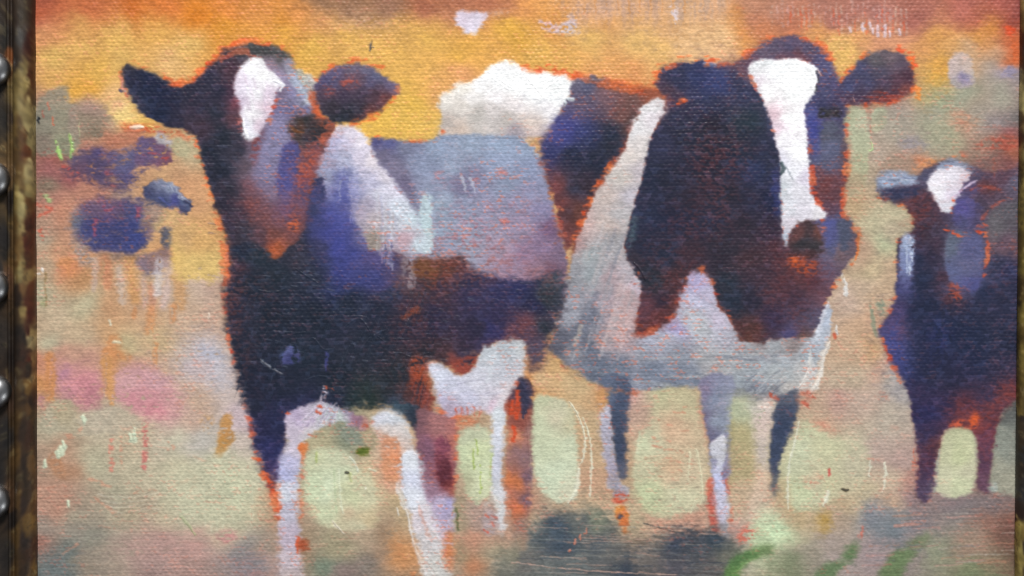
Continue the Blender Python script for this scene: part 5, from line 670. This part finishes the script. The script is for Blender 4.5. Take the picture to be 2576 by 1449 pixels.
for x, y, w_, h_ in [(880,208,50,30),(900,196,30,14),(830,230,30,30),(870,196,40,12)]: P([(x-w_/2,y-h_/2),(x+w_/2,y-h_/2),(x+w_/2,y+h_/2),(x-w_/2,y+h_/2)], (190,78,58), soft=7, dry=.5, a=.7)
P([(900,298),(930,288),(958,282),(940,300),(900,312),(880,326),(876,308)], (224,88,38), soft=4, dry=.3)

# ---------------------------------------------------------------- the ground showing through everywhere, brush streaks, thread glints painted on the darks
_y = gy[:, None]; _x = gx[None]
_lum = COL.mean(2)
_v = .5 * N_H + .2 * N_FINE + .3 * (1 - WEAVE)
_v = .22 * N_H + .26 * N_FINE + .30 * C_C + .22 * (1 - WEAVE)
# wet edges: along the outlines the two paints are dragged into one another
_e = np.zeros((NY, NX), np.float32)
_e[:-1] += (IDM[1:] != IDM[:-1]); _e[:, :-1] += (IDM[:, 1:] != IDM[:, :-1])
_e = blur(np.clip(_e, 0, 1), 7 / GS) * 9
_e = np.clip(_e, 0, 1) * ss(.12, .6, N_B)
for _q in range(3): COL[..., _q] += .6 * _e * (blur(COL[..., _q], 6.5 / GS, 4.5 / GS) - COL[..., _q])
for _h in list(HALOS): halo(_h[0], max(7, _h[1] * .62), _h[2], min(.8, _h[3] * 1.02), closed=_h[4], a=.46, again=True)
# paint dragged along the threads
_j = np.clip(np.arange(NY)[:, None] + np.rint(((C_B - .5) * (4 + 5 * _e) + (N_H - .5) * 3) / GS).astype(int), 0, NY - 1)
_i = np.clip(np.arange(NX)[None] + np.rint(((C_A - .5) * (5 + 7 * _e) + (N_FINE - .5) * 4) / GS).astype(int), 0, NX - 1)
_d = COL[_j, _i]; _k = (.9 - .85 * FILL)[..., None]
COL = COL * (1 - _k) + _d * _k
for _q in range(3): COL[..., _q] = blur(COL[..., _q], .75)
_th = ss(.60, .76, _v) * (.15 + .85 * ss(.3, .75, N_B)) * (1 - .8 * FILL) * np.where(IDM > 5, .46, np.where(IDM == 1, .22, .30))
_tc = ss(60, 150, _lum)[..., None] * np.array((92, 50, 26), np.float32) + np.array((116, 64, 64), np.float32)
COL += (_th * ss(232, 180, _lum) * (1 - .5 * ss(100, 55, _lum)))[..., None] * (_tc - COL)
_g = (N_H - .5) * 11 + (C_D - .5) * 15 + (N_S - .5) * 6 + (N_FINE - .5) * 15 + (N_M - .5) * 8
COL *= (1 + (_g / 210) * (1 - .5 * FILL))[..., None]
_dk = ss(100, 55, _lum)
COL += (_dk * ss(.6, .95, C_C) * 7)[..., None] * np.array((1.2, .5, .6), np.float32) + (_dk * ss(.6, .95, C_D) * 12)[..., None] * np.array((.6, .7, 1), np.float32)  # reddish mottling, then bluish thread glints put into the dark colours
# overall key of the pigments: pale, a little chalky
_gr = COL.mean(2, keepdims=True)
_low = ss(820, 1080, gy)[:, None, None]
_mead = (blur((IDM == 0).astype(np.float32), 4) * ss(88, 135, _lum))[..., None]; _sk = blur((IDM == 1).astype(np.float32), 4)[..., None]
COL = _gr + (COL - _gr) * ((.94 - .12 * _dk)[..., None] - (.09 + .04 * _low) * _mead + .04 * _sk)
COL = np.clip(COL, 8, 254)
COL = 255 * (COL / 255) ** (1 - (.14 + .04 * _low) * _mead - .13 * _sk)
COL += _dk[..., None] * np.array((-9, -2, 4), np.float32) + _mead * (_low * np.array((-1, 0, -1), np.float32) + (1 - _low) * np.array((0, -1, 0), np.float32)) + _sk * np.array((0, -1, 1), np.float32)
COL = np.clip(COL, 12, 253)
# ---------------------------------------------------------------- scene building
def lin(c):
    c = np.clip(np.asarray(c, np.float32) / 255.0, 0, 1)
    return np.where(c <= .04045, c / 12.92, ((c + .055) / 1.055) ** 2.4).astype(np.float32)
ALB = .80                                   # a painted white of 255 reflects this much
def link(o, parent=None):
    scene.collection.objects.link(o)
    if parent: o.parent = parent
    return o
def mesh_from(name, co, quads, col, mat, parent=None, nrm=None):
    me = bpy.data.meshes.new(name); n = len(co); f = len(quads)
    me.vertices.add(n); me.vertices.foreach_set('co', np.ascontiguousarray(co, np.float32).ravel())
    me.loops.add(f * 4); me.loops.foreach_set('vertex_index', np.ascontiguousarray(quads, np.int32).ravel())
    me.polygons.add(f); me.polygons.foreach_set('loop_start', np.arange(0, f * 4, 4, dtype=np.int32))
    me.polygons.foreach_set('use_smooth', np.ones(f, bool))
    me.update(calc_edges=True)
    if col is not None:
        a = me.color_attributes.new('paint', 'FLOAT_COLOR', 'POINT')
        a.data.foreach_set('color', np.concatenate([col, np.ones((n, 1), np.float32)], 1).astype(np.float32).ravel())
    if nrm is not None: me.normals_split_custom_set_from_vertices(nrm.tolist())
    me.materials.append(mat)
    return link(bpy.data.objects.new(name, me), parent)
def material(name, rough=.45, spec=.4, metal=0.0, attr=True, base=(.5, .5, .5)):
    m = bpy.data.materials.new(name); m.use_nodes = True; nt = m.node_tree; b = nt.nodes['Principled BSDF']
    b.inputs['Roughness'].default_value = rough; b.inputs['Specular IOR Level'].default_value = spec; b.inputs['Metallic'].default_value = metal
    b.inputs['Base Color'].default_value = (*base, 1)
    return m, nt, b
def noise(nt, scale, detail=3, vec=None, sx=1, sy=1):
    tc = nt.nodes.new('ShaderNodeTexCoord'); mp = nt.nodes.new('ShaderNodeMapping'); n = nt.nodes.new('ShaderNodeTexNoise')
    mp.inputs['Scale'].default_value = (sx, sy, 1); n.inputs['Scale'].default_value = scale; n.inputs['Detail'].default_value = detail
    nt.links.new(tc.outputs['Object'], mp.inputs[0]); nt.links.new(mp.outputs[0], n.inputs['Vector']); return n
# oil paint: colour from the painted attribute, thread-fine mottling, uneven gloss
M_OIL, nt, b = material('oil_paint', .42, .2)
at = nt.nodes.new('ShaderNodeAttribute'); at.attribute_name = 'paint'
n1 = noise(nt, 5200, 4, sx=.4); mr = nt.nodes.new('ShaderNodeMapRange'); mr.inputs[3].default_value = .86; mr.inputs[4].default_value = 1.12
mr.inputs[1].default_value = .3; mr.inputs[2].default_value = .7
mx = nt.nodes.new('ShaderNodeMix'); mx.data_type = 'RGBA'; mx.blend_type = 'MULTIPLY'; mx.inputs['Factor'].default_value = 1
nt.links.new(n1.outputs['Fac'], mr.inputs[0]); nt.links.new(at.outputs['Color'], mx.inputs['A']); nt.links.new(mr.outputs[0], mx.inputs['B'])
nt.links.new(mx.outputs['Result'], b.inputs['Base Color'])
n2 = noise(nt, 160, 3); m2 = nt.nodes.new('ShaderNodeMapRange'); m2.inputs[3].default_value = .28; m2.inputs[4].default_value = .55
nt.links.new(n2.outputs['Fac'], m2.inputs[0]); nt.links.new(m2.outputs[0], b.inputs['Roughness'])
n3 = noise(nt, 9000, 2, sx=.35); bp = nt.nodes.new('ShaderNodeBump'); bp.inputs['Strength'].default_value = .25; bp.inputs['Distance'].default_value = 2e-5
nt.links.new(n3.outputs['Fac'], bp.inputs['Height']); nt.links.new(bp.outputs[0], b.inputs['Normal'])
# raw primed linen on the board's back and edges
M_LINEN, nt, b = material('primed_linen', .8, .2, base=(.55, .5, .42))
n = noise(nt, 900, 3); cr = nt.nodes.new('ShaderNodeValToRGB'); cr.color_ramp.elements[0].color = (.42, .37, .30, 1); cr.color_ramp.elements[1].color = (.62, .57, .49, 1)
nt.links.new(n.outputs['Fac'], cr.inputs[0]); nt.links.new(cr.outputs[0], b.inputs['Base Color'])
# worn gilding
M_GILT, nt, b = material('worn_gilding', .42, .4, .25)
at = nt.nodes.new('ShaderNodeAttribute'); at.attribute_name = 'paint'; nt.links.new(at.outputs['Color'], b.inputs['Base Color'])
n = noise(nt, 2600, 4, sy=3); bp = nt.nodes.new('ShaderNodeBump'); bp.inputs['Strength'].default_value = .5; bp.inputs['Distance'].default_value = 6e-5
nt.links.new(n.outputs['Fac'], bp.inputs['Height']); nt.links.new(bp.outputs[0], b.inputs['Normal'])
# tarnished silvery beads
M_BEAD, nt, b = material('tarnished_silver', .36, .5, 1.0, base=(.6, .6, .6))
n = noise(nt, 700, 4); cr = nt.nodes.new('ShaderNodeValToRGB'); cr.color_ramp.elements[0].position = .35; cr.color_ramp.elements[0].color = (.17, .165, .16, 1); cr.color_ramp.elements[1].position = .6; cr.color_ramp.elements[1].color = (.38, .38, .385, 1)
nt.links.new(n.outputs['Fac'], cr.inputs[0]); nt.links.new(cr.outputs[0], b.inputs['Base Color'])

# --- the painting: a canvas board with the picture on it, one patch of paint per part
Z = (WEAVE * (.55 + .75 * N_B) * (1 - .75 * FILL) + HGT * .55 + .12 * (N_M - .5)).astype(np.float32)
Z = blur(Z, .5) * U
XX, YY = np.meshgrid((gx - 1288) * U, (724.5 - gy) * U)
CO = np.stack([XX, YY, ZC + Z], -1).astype(np.float32)
dzx = np.gradient(Z, axis=1) / (GS * U); dzy = -np.gradient(Z, axis=0) / (GS * U)
NR = np.stack([-dzx, -dzy, np.ones_like(Z)], -1); NR /= np.linalg.norm(NR, axis=-1, keepdims=True)
LC = lin(COL) * ALB
FID = IDM[:-1, :-1]
def patch(name, ids, parent, label=None):
    jj, ii = np.where(np.isin(FID, ids))
    v = jj * NX + ii
    q = np.stack([v, v + NX, v + NX + 1, v + 1], 1)        # y runs down: this winding faces up
    u_, inv = np.unique(q.ravel(), return_inverse=True)
    o = mesh_from(name, CO.reshape(-1, 3)[u_], inv.reshape(-1, 4), LC.reshape(-1, 3)[u_], M_OIL, parent, NR.reshape(-1, 3)[u_])
    if label: o['label'] = label
    return o
import bmesh
bm = bmesh.new()
bx0, bx1, by0, by1 = (X0 - 1288) * U, (X0 + GS * (NX - 1) - 1288) * U, (724.5 - (Y0 + GS * (NY - 1))) * U, (724.5 - Y0) * U
zt, zb = ZC - 1.6 * U, ZC - .003
vv = [bm.verts.new(c) for c in [(bx0,by0,zb),(bx1,by0,zb),(bx1,by1,zb),(bx0,by1,zb),(bx0,by0,zt),(bx1,by0,zt),(bx1,by1,zt),(bx0,by1,zt)]]
for f in [(3,2,1,0),(4,5,6,7),(0,1,5,4),(1,2,6,5),(2,3,7,6),(3,0,4,7)]: bm.faces.new([vv[k] for k in f])
bmesh.ops.bevel(bm, geom=[e for e in bm.edges], offset=1e-4, segments=2, affect='EDGES')
me = bpy.data.meshes.new('cow_painting'); bm.to_mesh(me); bm.free(); me.materials.append(M_LINEN)
painting = link(bpy.data.objects.new('cow_painting', me))
painting['label'] = 'oil painting of black and white cows in a meadow under orange sky'
painting['category'] = 'painting'
patch('painted_sky', [1], painting); patch('painted_meadow', [0], painting)
for k in range(4): patch('green_brushstroke', [50 + k], painting)
cow = patch('painted_cow', [10], painting, 'large painted cow with grey flank and white diamond on its forehead')
patch('head', [11], cow); patch('ear', [12], cow); patch('ear', [13], cow); patch('udder', [18], cow)
for k in (14, 15, 16, 17, 19): patch('leg', [k], cow)
cow = patch('painted_cow', [20], painting, 'large painted cow with long white blaze, dark neck and pale chest')
patch('head', [21], cow); patch('ear', [22], cow); patch('ear', [26], cow)
for k in (23, 24, 25): patch('leg', [k], cow)
cow = patch('painted_cow', [30], painting, 'dark blue painted cow cut off by the frame, with white face patch')
patch('head', [31], cow); patch('ear', [32], cow); patch('leg', [33], cow); patch('leg', [34], cow)
cow = patch('painted_cow', [40], painting, 'small blue painted cow far off in the meadow')
patch('head', [41], cow)
cow = patch('painted_cow', [45], painting, 'small purple painted cow standing behind the small blue one')
patch('head', [46], cow)

# --- the frame: a moulded rail on each side, mitred, with worn gilding
frame = link(bpy.data.objects.new('picture_frame', None)); frame.location = (0, 0, 0)
frame['label'] = 'worn dark gilt picture frame with a row of silvery beads around the canvas'; frame['category'] = 'picture frame'
# profile: distance outward from the sight edge (u), height above the canvas (mm)
PROF = [(0,-.25),(0,.55),(1.5,1.15),(4,1.6),(8,2.0),(13,2.35),(19,2.62),(26,2.78),(33,2.82),(39,2.70),(44,2.42),(48,1.95),(51,1.45),(53.5,1.15),(56,1.1),(58,1.35),(60,1.62),(62.5,1.70),(65,1.6),(67,1.25),(70,1.0),(80,.9),(110,.85),(140,.9),(158,1.0),(162,1.5),(166,2.3),(174,2.9),(186,3.2),(200,3.1),(212,2.5),(220,1.4),(224,0),(225,-6),(225,-11.9),(150,-11.95),(40,-11.95),(-2,-11.95)]
def dense(pf, st=2.2):
    o = []
    for (a, z), (b_, w) in zip(pf[:-1], pf[1:]):
        n = max(1, int(math.hypot(b_ - a, (w - z) / .07) / st)) if a < 100 and z > -1 else 1
        for k in range(n): o.append((a + (b_ - a) * k / n, z + (w - z) * k / n))
    o.append(pf[-1]); return np.array(o, np.float32)
PD = dense(PROF)
# opening corners in picture units at canvas height (top-left, top-right, bottom-right, bottom-left)
OC = np.array([(89.5,-38),(2566.5,-38),(2551,1474),(95.5,1474)], np.float32)
GILT = {   # colour notes on each rail: (across, along, colour)
 'l': [(4,40,(58,40,30)),(20,40,(66,54,40)),(40,60,(58,44,34)),(28,100,(72,68,64)),(8,120,(60,26,18)),(40,150,(52,40,30)),(20,190,(132,114,70)),(6,200,(66,34,22)),(40,215,(120,100,56)),(20,230,(140,120,70)),(10,250,(84,60,34)),(30,270,(150,132,86)),(42,275,(130,108,60)),(10,280,(160,140,90)),(30,320,(96,72,42)),(42,330,(110,86,46)),(10,320,(168,150,100)),(20,350,(92,62,34)),(6,360,(150,132,86)),(36,380,(96,70,36)),(14,390,(90,48,24)),(5,420,(172,152,104)),(30,430,(92,66,32)),(12,440,(170,152,104)),(42,450,(96,72,36)),(8,475,(160,140,88)),(26,475,(104,80,44)),
       (30,500,(168,150,96)),(42,505,(140,118,64)),(8,510,(92,60,30)),(24,530,(172,156,104)),(38,550,(110,82,40)),(8,560,(74,36,20)),(22,570,(150,128,80)),(40,600,(104,74,36)),(12,610,(78,34,18)),(26,620,(120,92,50)),(20,650,(136,112,66)),(40,660,(96,66,30)),(8,650,(90,52,28)),(28,680,(156,138,88)),(10,690,(140,112,66)),(42,690,(120,94,44)),(40,720,(50,34,22)),(20,720,(120,86,50)),(8,730,(84,44,24)),(34,750,(44,30,20)),(12,760,(78,38,22)),(24,785,(140,118,70)),(38,790,(60,44,26)),(10,790,(70,28,16)),(36,830,(34,26,20)),(22,850,(36,26,20)),(10,830,(60,24,14)),(4,830,(160,132,84)),(8,845,(176,156,110)),(40,880,(48,34,24)),(20,890,(54,34,24)),(8,900,(72,32,18)),(3,900,(130,102,62)),(30,930,(50,32,20)),(12,940,(46,30,20)),(3,950,(124,98,60)),(40,950,(60,44,26)),
       (38,990,(66,48,28)),(14,980,(110,80,38)),(6,1000,(50,32,20)),(24,1000,(54,38,24)),(10,1020,(86,60,32)),(40,1060,(78,56,28)),(24,1080,(50,36,26)),(8,1090,(60,36,22)),(40,1150,(92,66,32)),(20,1160,(44,32,24)),(5,1160,(100,72,40)),(40,1250,(84,60,30)),(20,1260,(52,38,30)),(6,1280,(90,62,30)),(40,1340,(96,70,34)),(22,1350,(48,36,30)),(8,1300,(110,82,40)),(6,1380,(70,44,26)),(40,1430,(92,66,32)),(20,1430,(56,40,28)),(6,1440,(110,80,40)),(30,1200,(56,42,28)),
       (60,150,(120,70,36)),(60,50,(56,44,34)),(60,300,(64,50,38)),(60,700,(96,66,44)),(60,1000,(70,50,36)),(60,1250,(80,56,36)),(60,440,(110,84,54)),(54,100,(40,30,24)),(54,500,(44,32,24)),(54,900,(34,26,22)),(54,1300,(36,28,24)),(70,100,(46,42,38)),(72,300,(44,40,36)),(72,600,(40,36,34)),(72,850,(52,44,38)),(72,1100,(40,36,34)),(72,1400,(44,38,34)),(100,200,(46,42,40)),(100,700,(44,40,38)),(100,1200,(42,38,36)),(190,700,(60,48,34))],
 'r': [(4,0,(170,154,96)),(10,30,(150,136,86)),(2,50,(120,104,62)),(4,90,(62,44,34)),(10,110,(58,58,62)),(2,150,(70,52,36)),(6,190,(120,106,66)),(10,230,(166,152,100)),(8,280,(172,160,106)),(3,300,(90,70,42)),(3,340,(66,46,32)),(9,330,(156,140,90)),(10,380,(150,134,80)),(4,420,(96,80,42)),(10,480,(140,122,64)),(10,560,(126,108,52)),(4,600,(92,76,38)),(10,680,(120,104,50)),(4,720,(80,64,34)),(10,800,(134,116,56)),(4,850,(96,78,38)),(10,900,(128,110,54)),(4,960,(110,92,46)),(10,990,(90,74,40)),(3,1040,(130,110,56)),(8,1050,(50,42,36)),(4,1100,(60,48,34)),(14,1150,(46,44,42)),(4,1180,(50,40,32)),(10,1240,(48,46,46)),(4,1290,(46,34,28)),(3,1330,(160,142,76)),(8,1340,(120,100,52)),(5,1370,(176,158,92)),(14,1370,(56,46,36)),(6,1400,(150,132,72)),(4,1430,(170,152,88)),(16,1430,(70,56,34)),(20,700,(100,84,46)),(20,1200,(50,44,40)),(20,200,(120,104,62)),(40,400,(60,48,34)),(40,1000,(52,42,32)),(60,700,(50,40,30)),(100,700,(46,40,36)),(190,700,(60,48,34))]}
GILT['t'] = [(8,600,(96,70,36)),(30,900,(60,46,32)),(10,1500,(140,118,70)),(30,300,(110,84,44)),(30,2000,(56,40,28)),(60,1200,(50,40,30)),(100,1200,(46,40,36)),(190,1200,(60,48,34))]
GILT['b'] = [(8,400,(96,70,36)),(30,1100,(60,46,32)),(10,1800,(120,98,54)),(30,2300,(110,84,44)),(60,1200,(50,40,30)),(100,1200,(46,40,36)),(190,1200,(60,48,34))]
rg = np.random.default_rng(5)
def rail(side):
    k = 'trbl'.index(side); a, c = OC[k], OC[(k + 1) % 4]; p, q = OC[k - 1], OC[(k + 2) % 4]
    # outward normals of this side and its neighbours give the mitre
    def outn(s_, e_): d = (e_ - s_) / np.linalg.norm(e_ - s_); return np.array((d[1], -d[0]))
    n0, n1, n2 = outn(p, a), outn(a, c), outn(c, q)
    m0 = (n0 + n1) / (1 + n0 @ n1); m1 = (n1 + n2) / (1 + n1 @ n2)
    ln = np.linalg.norm(c - a); ns = int(ln / 4.0); t = np.linspace(0, 1, ns + 1)[:, None]
    base = a + t * (c - a); mit = m0 + t * (m1 - m0)
    w = conv(rg.standard_normal((ns + 1, 1)).astype(np.float32), 6, 0); w = w / (w.std() + 1e-6) * .35
    P2 = base[:, None] + mit[:, None] * PD[None, :, :1] + (n1[None, None] * w[:, None] * (PD[None, :, :1] < 30))
    zz = np.repeat(PD[None, :, 1], ns + 1, 0) * 1e-3
    gn = rg.standard_normal((ns + 1, len(PD))).astype(np.float32); g1 = conv(conv(gn, 1.0, 0), 2.5, 1); g1 /= g1.std()
    g2 = conv(conv(rg.standard_normal((ns + 1, len(PD))).astype(np.float32), 7, 0), 3, 1); g2 /= g2.std()
    up = PD[None, :, 1] > -1
    zz = zz + np.where(up, g1 * 1.0e-5 + g2 * 2e-5, 0)
    f = 1 - zz / DIST * 0
    X = (P2[..., 0] - 1288) * U; Y = (724.5 - P2[..., 1]) * U
    co = np.stack([X, Y, ZC + zz], -1).astype(np.float32)
    # colour notes, ragged along the scratches
    along = P2[..., 1] if side in 'lr' else P2[..., 0]
    across = np.repeat(PD[None, :, 0], ns + 1, 0) + g2 * 2.0 + g1 * 1.0
    along = along + g2 * 6 + g1 * 5
    num = 0; den = 0
    for x, y, cc in GILT[side]:
        d = (((across - x) * 1.3) ** 2 + ((along - y) * .62) ** 2 + 4) ** -2.2
        num = num + d[..., None] * np.array(cc, np.float32); den = den + d
    col = num / den[..., None] * (.84 if side == 'l' else .95) * (1 + .09 * g1 + .04 * g2)[..., None]
    hi = (g1 + .7 * g2 > 1.7) & up; col[hi] = col[hi] * .6 + np.array((176,156,108), np.float32) * .4 * (col[hi].mean(-1, keepdims=True) / 90).clip(.3, 1)
    lo = (g1 - .7 * g2 > 1.7); col[lo] *= .72
    col = lin(np.clip(col, 8, 240))
    nj, ni = co.shape[:2]
    J, I = np.meshgrid(np.arange(nj - 1), np.arange(ni), indexing='ij'); I2 = (I + 1) % ni
    quads = np.stack([J * ni + I, (J + 1) * ni + I, (J + 1) * ni + I2, J * ni + I2], -1).reshape(-1, 4)
    return mesh_from('rail', co.reshape(-1, 3), quads, col.reshape(-1, 3), M_GILT, frame)
rails = {s: rail(s) for s in 'tlrb'}
# silvery beads set in the hollow of the left rail
def bead_mesh():
    bm = bmesh.new(); bmesh.ops.create_uvsphere(bm, u_segments=40, v_segments=24, radius=1.0)
    for v in bm.verts: v.co.z *= .78
    for f in bm.faces: f.smooth = True
    me = bpy.data.meshes.new('bead'); bm.to_mesh(me); bm.free(); me.materials.append(M_BEAD); return me
BM = bead_mesh()
for y in (-106, 172, 450, 721, 988, 1262, 1536):
    o = bpy.data.objects.new('bead', BM); link(o, rails['l'])
    fx = 1 - .0022 / DIST
    o.location = ((-19 - 1288) * U * fx, (724.5 - y) * U * fx, ZC + .0016); r = 42 * U; o.scale = (r, r * (1 + .04 * rg.standard_normal()), r)
    o.rotation_euler = (0, 0, rg.random() * 6)
